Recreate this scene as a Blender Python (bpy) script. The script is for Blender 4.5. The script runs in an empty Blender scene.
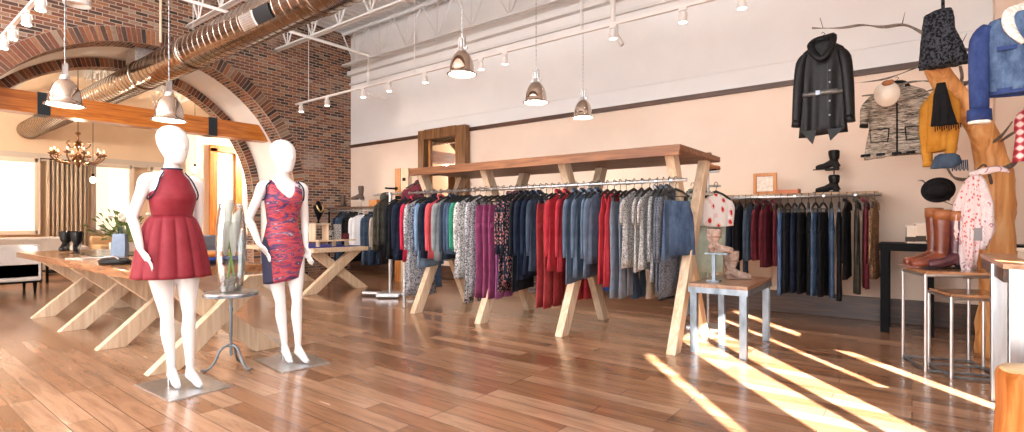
import bpy, bmesh, math, random
from mathutils import Vector, Matrix
random.seed(7)
SC = bpy.context.scene
COL = SC.collection
PI = math.pi
sin, cos = math.sin, math.cos
# ------------------------------------------------------------ camera / survey
F = 520.0; CX = 512.0; HY = 221.0; CH = 1.18
FX, FY = -0.6097, 0.7926
def at(x, y, X=None, Y=None, Z=None, D=None):
    """survey: the point of the place seen in pixel (x, y) on a given plane"""
    a = (x-CX)/F
    dx, dy, dz = FX+FY*a, FY-FX*a, (HY-y)/F
    if X is not None: d = X/dx
    elif Y is not None: d = Y/dy
    elif Z is not None: d = (Z-CH)/dz
    else: d = D
    return Vector((dx*d, dy*d, CH+dz*d))
# ------------------------------------------------------------ materials
MATS = {}
def nodes_of(m):
    m.use_nodes = True
    nt = m.node_tree; return nt, nt.nodes, nt.links, nt.nodes['Principled BSDF']
def mat(name, col, rough=.6, metal=0, emit=0, coat=0, trans=0, spec=None, sheen=0):
    if name in MATS: return MATS[name]
    m = bpy.data.materials.new(name); nt, N, L, b = nodes_of(m)
    b.inputs['Base Color'].default_value = (*col, 1)
    b.inputs['Roughness'].default_value = rough; b.inputs['Metallic'].default_value = metal
    if emit: b.inputs['Emission Color'].default_value = (*col, 1); b.inputs['Emission Strength'].default_value = emit
    if coat: b.inputs['Coat Weight'].default_value = coat; b.inputs['Coat Roughness'].default_value = .12
    if trans: b.inputs['Transmission Weight'].default_value = trans
    if spec is not None: b.inputs['Specular IOR Level'].default_value = spec
    MATS[name] = m; return m
def node(N, t, **kw):
    n = N.new(t)
    for k, v in kw.items():
        if k in n.inputs: n.inputs[k].default_value = v
        else: setattr(n, k, v)
    return n
def ramp(N, stops, interp='LINEAR'):
    r = N.new('ShaderNodeValToRGB'); r.color_ramp.interpolation = interp
    e = r.color_ramp.elements
    while len(e) < len(stops): e.new(.5)
    for i, (p, c) in enumerate(stops): e[i].position = p; e[i].color = (*c, 1)
    return r
def coords(N, L, scale=(1,1,1), rot=(0,0,0), out='Object'):
    tc = N.new('ShaderNodeTexCoord'); mp = N.new('ShaderNodeMapping')
    mp.inputs['Scale'].default_value = scale; mp.inputs['Rotation'].default_value = rot
    L.new(tc.outputs[out], mp.inputs['Vector']); return mp.outputs['Vector']
def bump(N, L, b, src, strength=.3, dist=.01):
    bp = node(N, 'ShaderNodeBump', Strength=strength, Distance=dist)
    L.new(src, bp.inputs['Height']); L.new(bp.outputs['Normal'], b.inputs['Normal'])
def noisy(name, c1, c2, scale=6, rough=.6, metal=0, coat=0, stretch=(1,1,1), bmp=.1, detail=4, spec=None):
    """two tones of the thing's own colour in soft noise"""
    if name in MATS: return MATS[name]
    m = mat(name, c1, rough, metal, coat=coat, spec=spec); nt, N, L, b = nodes_of(m)
    v = coords(N, L, stretch)
    n = node(N, 'ShaderNodeTexNoise', Scale=scale, Detail=detail); L.new(v, n.inputs['Vector'])
    r = ramp(N, [(.3, c1), (.7, c2)]); L.new(n.outputs['Fac'], r.inputs['Fac'])
    L.new(r.outputs['Color'], b.inputs['Base Color'])
    if bmp: bump(N, L, b, n.outputs['Fac'], bmp)
    return m
def wood(name, c1, c2, c3, axis='X', rough=.5, scale=1.0, coat=0, knots=True):
    if name in MATS: return MATS[name]
    m = mat(name, c1, rough, coat=coat); nt, N, L, b = nodes_of(m)
    s = {'X': (.7, 9, 9), 'Y': (9, .7, 9), 'Z': (9, 9, .7)}[axis]
    v = coords(N, L, tuple(q*scale for q in s))
    n = node(N, 'ShaderNodeTexNoise', Scale=2.2, Detail=6, Distortion=1.2); L.new(v, n.inputs['Vector'])
    r = ramp(N, [(.28, c1), (.5, c2), (.72, c3)]); L.new(n.outputs['Fac'], r.inputs['Fac'])
    out = r.outputs['Color']
    if knots:
        v2 = coords(N, L, tuple(q*.35 for q in s))
        k = node(N, 'ShaderNodeTexVoronoi', Scale=1.4); L.new(v2, k.inputs['Vector'])
        kr = ramp(N, [(.03, (.25, .12, .05)), (.12, (1, 1, 1))]); L.new(k.outputs['Distance'], kr.inputs['Fac'])
        mx = N.new('ShaderNodeMixRGB'); mx.blend_type = 'MULTIPLY'; mx.inputs[0].default_value = .6
        L.new(out, mx.inputs[1]); L.new(kr.outputs['Color'], mx.inputs[2]); out = mx.outputs[0]
    L.new(out, b.inputs['Base Color']); bump(N, L, b, n.outputs['Fac'], .15)
    return m
def fabric(name, kind, c1, c2=None, c3=None, scale=30, rough=.85):
    if name in MATS: return MATS[name]
    m = mat(name, c1, rough, spec=.25); nt, N, L, b = nodes_of(m)
    if kind == 'plain':
        c2 = c2 or tuple(min(1, q*1.35+.01) for q in c1)
        v = coords(N, L); n = node(N, 'ShaderNodeTexNoise', Scale=9, Detail=8, Roughness=.7); L.new(v, n.inputs['Vector'])
        r = ramp(N, [(.35, c1), (.7, c2)]); src = n.outputs['Fac']
    elif kind == 'denim':
        v = coords(N, L, (1, 1, .5)); n = node(N, 'ShaderNodeTexNoise', Scale=7, Detail=9, Roughness=.75); L.new(v, n.inputs['Vector'])
        r = ramp(N, [(.36, c1), (.66, c2)]); src = n.outputs['Fac']
    elif kind == 'tweed':
        v = coords(N, L); n = node(N, 'ShaderNodeTexNoise', Scale=scale*2, Detail=3); L.new(v, n.inputs['Vector'])
        r = ramp(N, [(.44, c1), (.56, c2)]); src = n.outputs['Fac']
    elif kind == 'print':
        v = coords(N, L); n = node(N, 'ShaderNodeTexNoise', Scale=scale, Detail=2, Distortion=1.5); L.new(v, n.inputs['Vector'])
        r = ramp(N, [(.0, c1), (.5, c2)] + ([(.6, c3)] if c3 else []), 'CONSTANT'); src = n.outputs['Fac']
    elif kind == 'floral':
        v = coords(N, L, (1, 1, .7)); n = node(N, 'ShaderNodeTexVoronoi', Scale=scale*.35); L.new(v, n.inputs['Vector'])
        r = ramp(N, [(0, c2), (.26, c3 or c2), (.38, c1)], 'CONSTANT'); src = n.outputs['Distance']
    elif kind == 'bands':
        v = coords(N, L, (1, 1, 9)); n = node(N, 'ShaderNodeTexNoise', Scale=scale*.16, Detail=5, Roughness=.8, Distortion=.8); L.new(v, n.inputs['Vector'])
        r = ramp(N, [(.4, c1), (.5, c2), (.62, c3)], 'LINEAR'); src = n.outputs['Fac']
    elif kind == 'plaid':
        v = coords(N, L); sp = N.new('ShaderNodeSeparateXYZ'); L.new(v, sp.inputs[0])
        ad = node(N, 'ShaderNodeMath', operation='ADD'); outs = []
        for q in ('X', 'Z'):
            a1 = node(N, 'ShaderNodeMath', operation='MULTIPLY'); a1.inputs[1].default_value = scale*2
            a2 = node(N, 'ShaderNodeMath', operation='SINE'); L.new(sp.outputs[q], a1.inputs[0]); L.new(a1.outputs[0], a2.inputs[0]); outs.append(a2)
        L.new(outs[0].outputs[0], ad.inputs[0]); L.new(outs[1].outputs[0], ad.inputs[1])
        mr = node(N, 'ShaderNodeMapRange'); mr.inputs['From Min'].default_value = -2; mr.inputs['From Max'].default_value = 2
        L.new(ad.outputs[0], mr.inputs['Value'])
        r = ramp(N, [(.3, c1), (.5, c2), (.75, c3)]); src = mr.outputs[0]
    L.new(src, r.inputs['Fac']); L.new(r.outputs['Color'], b.inputs['Base Color'])
    bump(N, L, b, src, .15, .004)
    return m
def brickmat(name, plane='YZ', out='Object', bw=.185, bh=.06, ramp_stops=None, mortar=(.42, .34, .28), offset=.5):
    m = mat(name, (.4, .2, .15), .85); nt, N, L, b = nodes_of(m)
    if out == 'UV': v = coords(N, L, out='UV')
    else:
        v0 = coords(N, L); s = N.new('ShaderNodeSeparateXYZ'); c = N.new('ShaderNodeCombineXYZ'); L.new(v0, s.inputs[0])
        L.new(s.outputs[plane[0]], c.inputs[0]); L.new(s.outputs[plane[1]], c.inputs[1]); v = c.outputs[0]
    t = N.new('ShaderNodeTexBrick'); t.offset = offset
    for k, q in (('Scale', 1), ('Brick Width', bw), ('Row Height', bh), ('Mortar Size', .0075), ('Mortar Smooth', .3), ('Bias', 0)): t.inputs[k].default_value = q
    t.inputs['Color1'].default_value = (0, 0, 0, 1); t.inputs['Color2'].default_value = (1, 1, 1, 1); t.inputs['Mortar'].default_value = (.5, .5, .5, 1)
    L.new(v, t.inputs['Vector'])
    r = ramp(N, ramp_stops or BR); L.new(t.outputs['Color'], r.inputs['Fac'])
    n = node(N, 'ShaderNodeTexNoise', Scale=1.3, Detail=3); L.new(v, n.inputs['Vector'])
    n2 = node(N, 'ShaderNodeTexNoise', Scale=40, Detail=3); L.new(v, n2.inputs['Vector'])
    # lime bloom patches on the old bricks
    rr = ramp(N, [(.6, (0, 0, 0)), (.78, (.6, .6, .6))]); L.new(n.outputs['Fac'], rr.inputs['Fac'])
    m1 = N.new('ShaderNodeMixRGB'); L.new(rr.outputs['Color'], m1.inputs[0]); L.new(r.outputs['Color'], m1.inputs[1]); m1.inputs[2].default_value = (.5, .4, .36, 1)
    m2 = N.new('ShaderNodeMixRGB'); m2.blend_type = 'OVERLAY'; m2.inputs[0].default_value = .5
    L.new(m1.outputs[0], m2.inputs[1]); L.new(n2.outputs['Fac'], m2.inputs[2])
    m3 = N.new('ShaderNodeMixRGB'); L.new(t.outputs['Fac'], m3.inputs[0]); L.new(m2.outputs[0], m3.inputs[1]); m3.inputs[2].default_value = (*mortar, 1)
    L.new(m3.outputs[0], b.inputs['Base Color'])
    iv = node(N, 'ShaderNodeMath', operation='SUBTRACT'); iv.inputs[0].default_value = 1; L.new(t.outputs['Fac'], iv.inputs[1])
    bump(N, L, b, iv.outputs[0], .6, .01)
    return m
BR = [(0, (.035, .025, .022)), (.2, (.09, .05, .038)), (.38, (.2, .07, .038)), (.58, (.17, .085, .055)), (.76, (.33, .13, .055)), (.92, (.26, .17, .12)), (1, (.34, .26, .2))]
def islandmat(name, stops, rough=.85):
    m = mat(name, (.4, .2, .15), rough); nt, N, L, b = nodes_of(m)
    g = N.new('ShaderNodeNewGeometry'); r = ramp(N, stops); L.new(g.outputs['Random Per Island'], r.inputs['Fac'])
    v = coords(N, L); n = node(N, 'ShaderNodeTexNoise', Scale=30, Detail=4); L.new(v, n.inputs['Vector'])
    m2 = N.new('ShaderNodeMixRGB'); m2.blend_type = 'OVERLAY'; m2.inputs[0].default_value = .5
    L.new(r.outputs['Color'], m2.inputs[1]); L.new(n.outputs['Fac'], m2.inputs[2]); L.new(m2.outputs[0], b.inputs['Base Color'])
    bump(N, L, b, n.outputs['Fac'], .3)
    return m
# ------------------------------------------------------------ mesh builder
MW = {}
class MB:
    def __init__(s): s.v = []; s.f = []; s.uv = {}; s.mi = {}
    def add(s, vs, fs):
        b = len(s.v); s.v += [Vector(p) for p in vs]; s.f += [tuple(b+i for i in f) for f in fs]; return s
    def box(s, c, d, rz=0, ry=0, rx=0, bev=0):
        x, y, z = d[0]/2, d[1]/2, d[2]/2
        M = Matrix.Translation(c) @ Matrix.Rotation(rz, 4, 'Z') @ Matrix.Rotation(ry, 4, 'Y') @ Matrix.Rotation(rx, 4, 'X')
        if bev:
            bm = bmesh.new(); bmesh.ops.create_cube(bm, size=1, matrix=Matrix.Diagonal((d[0], d[1], d[2], 1)))
            bmesh.ops.bevel(bm, geom=bm.edges[:], offset=bev, segments=2, affect='EDGES', profile=.6)
            bm.verts.ensure_lookup_table(); vs = [M @ q.co for q in bm.verts]; fs = [[q.index for q in f.verts] for f in bm.faces]; bm.free()
            return s.add(vs, fs)
        vs = [M @ Vector(p) for p in ((-x,-y,-z),(x,-y,-z),(x,y,-z),(-x,y,-z),(-x,-y,z),(x,-y,z),(x,y,z),(-x,y,z))]
        return s.add(vs, [(0,3,2,1),(4,5,6,7),(0,1,5,4),(1,2,6,5),(2,3,7,6),(3,0,4,7)])
    def plank(s, p0, p1, w, t, side=(1,0,0), cutz=True):
        """a board from p0 to p1, t thick along side, w wide across; ends cut level when cutz"""
        p0, p1 = Vector(p0), Vector(p1); d = (p1-p0).normalized(); sd = Vector(side).normalized(); n = d.cross(sd).normalized()
        vs = []
        for p in (p0, p1):
            for a, b in ((-1,-1),(1,-1),(1,1),(-1,1)):
                q = p+sd*(a*t/2)+n*(b*w/2)
                if cutz and abs(d.z) > .2: q = q - d*((q.z-p.z)/d.z)
                vs.append(q)
        return s.add(vs, [(0,3,2,1),(4,5,6,7),(0,1,5,4),(1,2,6,5),(2,3,7,6),(3,0,4,7)])
    def tube(s, pts, r, n=8, caps=True, flat=1.0, smooth=0):
        pts = [Vector(p) for p in pts]; R = list(r) if hasattr(r, '__len__') else [r]*len(pts)
        if smooth:
            P, Q = [], []
            for i in range(len(pts)-1):
                a, b, c, d = pts[max(i-1,0)], pts[i], pts[i+1], pts[min(i+2,len(pts)-1)]
                for k in range(smooth):
                    t = k/smooth
                    P.append(.5*((2*b)+(c-a)*t+(2*a-5*b+4*c-d)*t*t+(3*b-a-3*c+d)*t**3)); Q.append(R[i]*(1-t)+R[i+1]*t)
            P.append(pts[-1]); Q.append(R[-1]); pts, R = P, Q
        b0 = len(s.v); up = None
        for i, p in enumerate(pts):
            t = (pts[min(i+1,len(pts)-1)]-pts[max(i-1,0)])
            t = t.normalized() if t.length > 1e-9 else Vector((0,0,1))
            if up is None: up = t.orthogonal().normalized()
            up = (up - t*up.dot(t)); up = up.normalized() if up.length > 1e-6 else t.orthogonal().normalized()
            w = t.cross(up)
            for k in range(n):
                a = 2*PI*k/n; s.v.append(p+up*(cos(a)*R[i])+w*(sin(a)*R[i]*flat))
        for i in range(len(pts)-1):
            for k in range(n):
                a, b = b0+i*n+k, b0+i*n+(k+1)%n; s.f.append((a, b, b+n, a+n))
        if caps: s.f.append(tuple(b0+k for k in range(n))[::-1]); s.f.append(tuple(b0+(len(pts)-1)*n+k for k in range(n)))
        return s
    def rings(s, secs, n=24, caps=(True, True), fn=None):
        """secs: (cx, cy, cz, rx, ry); ellipses stacked; fn(theta, i, secs_len)->(scale, dz)"""
        b0 = len(s.v)
        for i, q in enumerate(secs):
            cx, cy, cz, rx, ry = q[:5]
            for k in range(n):
                a = 2*PI*k/n; m, dz = fn(a, i) if fn else (1, 0)
                s.v.append(Vector((cx+cos(a)*rx*m, cy+sin(a)*ry*m, cz+dz)))
        for i in range(len(secs)-1):
            for k in range(n):
                a, b = b0+i*n+k, b0+i*n+(k+1)%n; s.f.append((a, b, b+n, a+n))
        if caps[0]: s.f.append(tuple(b0+k for k in range(n))[::-1])
        if caps[1]: s.f.append(tuple(b0+(len(secs)-1)*n+k for k in range(n)))
        return s
    def lathe(s, prof, c=(0,0,0), n=24, axis='Z', caps=(False, False)):
        c = Vector(c); b0 = len(s.v)
        for r, h in prof:
            for k in range(n):
                a = 2*PI*k/n
                s.v.append(c + (Vector((r*cos(a), r*sin(a), h)) if axis == 'Z' else Vector((h, r*cos(a), r*sin(a))) if axis == 'X' else Vector((r*cos(a), h, r*sin(a)))))
        for i in range(len(prof)-1):
            for k in range(n):
                a, b = b0+i*n+k, b0+i*n+(k+1)%n; s.f.append((a, b, b+n, a+n))
        if caps[0]: s.f.append(tuple(b0+k for k in range(n))[::-1])
        if caps[1]: s.f.append(tuple(b0+(len(prof)-1)*n+k for k in range(n)))
        return s
    def ball(s, c, r, n=12, m=8):
        r = r if hasattr(r, '__len__') else (r, r, r)
        secs = [(c[0], c[1], c[2]-r[2]*cos(PI*i/m), max(1e-4, r[0]*sin(PI*i/m)), max(1e-4, r[1]*sin(PI*i/m))) for i in range(m+1)]
        return s.rings(secs, n)
    def prism(s, poly, h, M=None):
        """poly in local xy extruded to z=h, then moved by M"""
        M = M or Matrix(); n = len(poly)
        vs = [M @ Vector((x, y, 0)) for x, y in poly]+[M @ Vector((x, y, h)) for x, y in poly]
        return s.add(vs, [tuple(range(n))[::-1], tuple(range(n, 2*n))]+[(i, (i+1)%n, n+(i+1)%n, n+i) for i in range(n)])
    def build(s, name, m, parent=None, world=False, smooth=False, rot=0, kind=None, remesh=0, bevel=0, solid=0, origin=None):
        me = bpy.data.meshes.new(name)
        vs = s.v
        if parent is not None and world:
            Mi = MW[parent.name].inverted(); vs = [Mi @ p for p in vs]
        loc = Vector((0, 0, 0))
        if parent is None and world:
            lo = Vector([min(p[i] for p in vs) for i in range(3)]); hi = Vector([max(p[i] for p in vs) for i in range(3)])
            loc = Vector(((lo.x+hi.x)/2, (lo.y+hi.y)/2, lo.z)) if origin is None else Vector(origin)
            vs = [p-loc for p in vs]
        me.from_pydata([tuple(p) for p in vs], [], s.f); me.validate()
        bm = bmesh.new(); bm.from_mesh(me); bmesh.ops.recalc_face_normals(bm, faces=bm.faces[:]); bm.to_mesh(me); bm.free()
        if s.uv:
            ul = me.uv_layers.new(name='UVMap')
            for p in me.polygons:
                for li in p.loop_indices:
                    ul.data[li].uv = s.uv.get(me.loops[li].vertex_index, (0, 0))
        for q in (m if isinstance(m, (list, tuple)) else [m]): me.materials.append(q)
        if smooth: me.shade_smooth()
        o = bpy.data.objects.new(name, me); COL.objects.link(o); o.location = loc
        if parent is not None:
            o.parent = parent; MW[o.name] = MW[parent.name]
        else: MW[o.name] = Matrix.Translation(loc)
        if kind: o['kind'] = kind
        if remesh:
            q = o.modifiers.new('r', 'REMESH'); q.mode = 'VOXEL'; q.voxel_size = remesh; q.use_smooth_shade = True
            q = o.modifiers.new('s', 'SMOOTH'); q.factor = .5; q.iterations = 3
        if bevel:
            q = o.modifiers.new('b', 'BEVEL'); q.width = bevel; q.segments = 2; q.limit_method = 'ANGLE'
        if solid:
            q = o.modifiers.new('t', 'SOLIDIFY'); q.thickness = solid
        return o
def thing(name, label, cat, loc=(0,0,0), rz=0, group=None):
    o = bpy.data.objects.new(name, None); COL.objects.link(o); o.empty_display_size = .1
    o.location = loc; o.rotation_euler = (0, 0, rz); o['label'] = label; o['category'] = cat
    if group: o['group'] = group
    MW[o.name] = Matrix.Translation(Vector(loc)) @ Matrix.Rotation(rz, 4, 'Z')
    return o
def tag(o, label, cat, group=None):
    o['label'] = label; o['category'] = cat
    if group: o['group'] = group
    return o
def struct(mb, name, m, **kw): return mb.build(name, m, None, world=True, kind='structure', **kw)
def dup(root, loc, rz=None, label=None, group=None):
    r = root.copy(); COL.objects.link(r); r.location = loc
    if rz is not None: r.rotation_euler = (0, 0, rz)
    if label: r['label'] = label
    if group: r['group'] = group
    MW[r.name] = Matrix.Translation(Vector(loc)) @ Matrix.Rotation(r.rotation_euler.z, 4, 'Z')
    for ch in list(root.children):
        c = ch.copy(); COL.objects.link(c); c.parent = r
        for g in list(ch.children):
            d = g.copy(); COL.objects.link(d); d.parent = c
    return r
def rnd(a, b): return random.uniform(a, b)
ORD = 'first second third fourth fifth sixth seventh eighth ninth tenth eleventh twelfth thirteenth fourteenth'.split()

# ------------------------------------------------------------ palette
M_white = mat('white_paint_metal', (.8, .8, .79), .5)
M_ceil = mat('ceiling_paint', (.72, .735, .74), .6)
M_wall = noisy('wall_white_plaster', (.77, .785, .79), (.8, .812, .815), 3, .8, bmp=.02)
M_wall_low = noisy('wall_peach_spill_plaster', (.78, .63, .515), (.81, .665, .55), 3, .8, bmp=.02)  # peach holds warm lamp spill painted into the plaster colour
M_cream = noisy('cream_plaster', (.74, .58, .43), (.78, .62, .47), 2, .8, bmp=.02)
M_black = mat('black_metal', (.004, .004, .005), .6, 0, spec=.1)
M_blackp = mat('black_plastic', (.015, .015, .016), .35)
M_galv = noisy('galvanised_steel', (.45, .46, .47), (.7, .71, .72), 40, .38, 1, bmp=.05)
M_steel = noisy('brushed_steel', (.5, .52, .54), (.68, .7, .72), 25, .32, 1, stretch=(1, 1, .15), bmp=.03)
M_rawst = noisy('raw_grey_steel', (.13, .155, .18), (.28, .32, .36), 14, .4, .75, stretch=(1, 1, .4), bmp=.05)
M_duct = noisy('duct_steel', (.3, .25, .21), (.42, .36, .31), 5, .2, 1, bmp=.01)
M_copper = mat('lamp_copper_chrome', (.62, .52, .45), .1, 1)
M_bulb = mat('lamp_glow', (1, .93, .82), .5, emit=12)
M_pine = wood('pale_pine', (.54, .38, .24), (.68, .52, .36), (.78, .65, .48), 'Z')
M_pinex = wood('pale_pine_flat', (.54, .38, .24), (.68, .52, .36), (.78, .65, .48), 'X')
M_shelf = wood('stained_shelf', (.08, .024, .008), (.2, .075, .025), (.33, .14, .05), 'X')
M_tabtop = wood('honey_tabletop', (.2, .08, .035), (.36, .17, .075), (.5, .27, .13), 'X', .22, coat=.5)
M_beam = wood('orange_fir', (.34, .085, .012), (.55, .17, .022), (.66, .26, .045), 'Y', .35, coat=.3)
M_dkwood = wood('dark_brown_wood', (.03, .014, .008), (.07, .03, .015), (.12, .055, .03), 'X', .4)
M_frame = wood('antique_wood', (.07, .028, .008), (.2, .09, .03), (.3, .15, .06), 'Z', .45)
M_orange = wood('orange_wood', (.3, .09, .015), (.48, .17, .035), (.6, .28, .09), 'Z', .4)
M_tree = wood('peeled_trunk', (.45, .17, .04), (.66, .31, .1), (.76, .45, .2), 'Z', .5, scale=.8)
M_branch = noisy('grey_bark', (.09, .07, .06), (.22, .18, .15), 30, .7, bmp=.4)
M_skin = mat('mannequin_gloss_white', (.86, .86, .87), .25, coat=.5)
M_glass = mat('clear_glass', (1, 1, 1), .0); _nt, _N, _L, _b = nodes_of(M_glass)
_t = _N.new('ShaderNodeBsdfTransparent'); _t.inputs[0].default_value = (.96, .98, .97, 1); _g = _N.new('ShaderNodeBsdfGlossy'); _g.inputs['Roughness'].default_value = .03
_w = _N.new('ShaderNodeLayerWeight'); _w.inputs[0].default_value = .55; _m = _N.new('ShaderNodeMixShader')
_L.new(_w.outputs['Facing'], _m.inputs[0]); _L.new(_t.outputs[0], _m.inputs[1]); _L.new(_g.outputs[0], _m.inputs[2])
_L.new(_m.outputs[0], _N['Material Output'].inputs['Surface'])
M_brick = brickmat('brick_wall', 'YZ')
M_vous = islandmat('arch_bricks', BR)
M_soff = brickmat('soffit_brick', out='UV')
M_mortar = mat('mortar', (.42, .34, .28), .9)

# ------------------------------------------------------------ room shell
BX = -10.6; BW = 7.48; CZ = 5.6; RX = 1.6; FRONT = -6.5; FARX = -20.3
def floor_material():
    m = mat('plank_floor', (.3, .17, .1), .25, coat=.35); nt, N, L, b = nodes_of(m)
    v = coords(N, L)
    t = N.new('ShaderNodeTexBrick'); t.offset = .37; t.offset_frequency = 3
    for k, q in (('Scale', 1), ('Brick Width', 1.15), ('Row Height', .135), ('Mortar Size', .0022), ('Mortar Smooth', .2), ('Bias', 0)): t.inputs[k].default_value = q
    t.inputs['Color1'].default_value = (0, 0, 0, 1); t.inputs['Color2'].default_value = (1, 1, 1, 1); t.inputs['Mortar'].default_value = (.5,)*3+(1,)
    L.new(v, t.inputs['Vector'])
    r = ramp(N, [(0, (.22, .1, .048)), (.35, (.31, .158, .085)), (.7, (.385, .218, .132)), (1, (.47, .29, .19))]); L.new(t.outputs['Color'], r.inputs['Fac'])
    v2 = coords(N, L, (1.2, 11, 1)); n = node(N, 'ShaderNodeTexNoise', Scale=1.6, Detail=7, Distortion=.8, Roughness=.65); L.new(v2, n.inputs['Vector'])
    r2 = ramp(N, [(.25, (.45, .40, .36)), (.55, (1, 1, 1)), (.8, (1.15, 1.12, 1.1))]); L.new(n.outputs['Fac'], r2.inputs['Fac'])
    mx = N.new('ShaderNodeMixRGB'); mx.blend_type = 'MULTIPLY'; mx.inputs[0].default_value = .75; L.new(r.outputs[0], mx.inputs[1]); L.new(r2.outputs[0], mx.inputs[2])
    # worn cloudy patches
    v3 = coords(N, L, (.5, 1, 1)); n3 = node(N, 'ShaderNodeTexNoise', Scale=1.5, Detail=3); L.new(v3, n3.inputs['Vector'])
    r3 = ramp(N, [(.35, (.8, .78, .76)), (.7, (1.1, 1.08, 1.05))]); L.new(n3.outputs['Fac'], r3.inputs['Fac'])
    mx2 = N.new('ShaderNodeMixRGB'); mx2.blend_type = 'MULTIPLY'; mx2.inputs[0].default_value = 1; L.new(mx.outputs[0], mx2.inputs[1]); L.new(r3.outputs[0], mx2.inputs[2])
    m3 = N.new('ShaderNodeMixRGB'); L.new(t.outputs['Fac'], m3.inputs[0]); L.new(mx2.outputs[0], m3.inputs[1]); m3.inputs[2].default_value = (.05, .025, .015, 1)
    L.new(m3.outputs[0], b.inputs['Base Color'])
    rr = node(N, 'ShaderNodeMapRange'); rr.inputs['To Min'].default_value = .15; rr.inputs['To Max'].default_value = .33
    L.new(n.outputs['Fac'], rr.inputs['Value']); L.new(rr.outputs[0], b.inputs['Roughness'])
    bump(N, L, b, n.outputs['Fac'], .06, .004)
    return m
struct(MB().box((-9.5, 1.75, -.05), (23.5, 16.5, .1)), 'floor', floor_material(), origin=(0, 0, 0))
# back wall: warm lamp spill put into the peach below picture rail, white above
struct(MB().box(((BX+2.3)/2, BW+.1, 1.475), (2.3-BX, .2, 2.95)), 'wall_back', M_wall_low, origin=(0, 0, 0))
struct(MB().box(((BX+2.3)/2, BW+.1, 4.275), (2.3-BX, .2, 2.65)), 'wall_back_upper', M_wall, origin=(0, 0, 0))
struct(MB().box(((BX+2.3)/2, BW-.02, 2.95), (2.3-BX-.02, .035, .07)), 'trim_1', M_dkwood, bevel=.004)
struct(MB().box(((BX+2.3)/2, BW-.008, 3.24), (2.3-BX-.02, .015, .012)), 'trim_2', M_wall)
struct(MB().box(((BX+2.3)/2, BW-.06, 4.66), (2.3-BX-.02, .12, .1)).box(((BX+2.3)/2, BW-.03, 4.42), (2.3-BX-.02, .06, .05)), 'trim_3', M_ceil, bevel=.006)
struct(MB().box(((BX+2.3)/2, BW-.012, .14), (2.3-BX-.02, .024, .28)), 'baseboard_back', M_dkwood, bevel=.004)
# pier on the back wall at the tree
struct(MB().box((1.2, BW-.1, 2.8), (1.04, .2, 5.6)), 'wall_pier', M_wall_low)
# right wall and storefront slots (daylight enters between the solid uprights)
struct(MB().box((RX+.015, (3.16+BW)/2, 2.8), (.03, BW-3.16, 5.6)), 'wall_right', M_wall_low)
slots = [(.16, .32), (.907, 1.373), (1.51, 1.886), (2.35, 2.48), (2.73, 2.76), (2.96, 3.16)]  # slots shaped after the sun streaks, unseen wall beyond blocks direct sun
mb = MB(); y0 = FRONT
for a, b in slots:
    mb.box((RX+.015, (y0+a)/2, 1.2), (.03, a-y0, 2.4)); y0 = b
mb.box((RX+.015, (FRONT+3.16)/2, 4.0), (.03, 3.16-FRONT, 3.2))
struct(mb, 'window_1', M_wall)
mb = MB(); mb.box(((BX+RX)/2, FRONT-.05, 4.4), (RX-BX, .1, 2.4)); mb.box(((BX+RX)/2, FRONT-.05, .1), (RX-BX, .1, .2))
for k in range(7): mb.box((BX+.1+k*2.0, FRONT-.05, 1.7), (.1, .1, 3.0))
struct(mb, 'wall_front', M_wall)  # unseen wall, solid upper part added to block direct sun
# ceiling: corrugated deck, ribs across the joists
mb = MB(); x = BX; k = 0; P = []
while x < 1.7:
    P += [(x, CZ), (x+.08, CZ), (x+.1, CZ+.08), (x+.18, CZ+.08)]; x += .2
b0 = 0
for px, pz in P: mb.v += [Vector((px, FRONT, pz)), Vector((px, BW+.2, pz))]
for i in range(len(P)-1): mb.f.append((2*i, 2*i+2, 2*i+3, 2*i+1))
struct(mb, 'ceiling', M_ceil, solid=.02)
# brick wall with the big arch (plane X = BX), white barrel and the second brick arch behind
AC, AZ, R1, R2, R3 = 3.48, 1.70, 2.58, 2.82, 2.42
def arch_wall(x0, x1, R, name, m, ylo, yhi, ztop):
    mb = MB(); NS = 48
    prof = [(AC+R, 0), (AC+R, AZ)]+[(AC+R*cos(PI*i/NS), AZ+R*sin(PI*i/NS)) for i in range(1, NS)]+[(AC-R, AZ), (AC-R, 0)]
    out = [(yhi, 0), (yhi, AZ)]
    for i in range(1, NS):
        a = PI*i/NS; c, s_ = cos(a), sin(a)
        ky = (yhi-AC)/c if c > 1e-6 else 1e9; kn = (AC-ylo)/-c if c < -1e-6 else 1e9; kz = (ztop-AZ)/s_
        k = min(ky, kn, kz); out.append((AC+c*k, AZ+s_*k))
    out += [(ylo, AZ), (ylo, 0)]
    for X in (x0, x1):
        b = len(mb.v)
        for (a, z) in prof: mb.v.append(Vector((X, a, z)))
        for (a, z) in out: mb.v.append(Vector((X, a, z)))
        n = len(prof)
        for i in range(n-1): mb.f.append((b+i, b+i+1, b+n+i+1, b+n+i))
        # corner fill triangles
        if X in (x0, x1):
            for i in range(n-1):
                p, q = out[i], out[i+1]
                if abs(p[0]-q[0]) > 1e-6 and abs(p[1]-q[1]) > 1e-6:
                    cy = yhi if p[0] > AC else ylo
                    v = len(mb.v); mb.v.append(Vector((X, cy, ztop))); mb.f.append((b+n+i, b+n+i+1, v))
    n2 = len(mb.v)//2
    return struct(mb, name, m, origin=(0, 0, 0))
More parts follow.
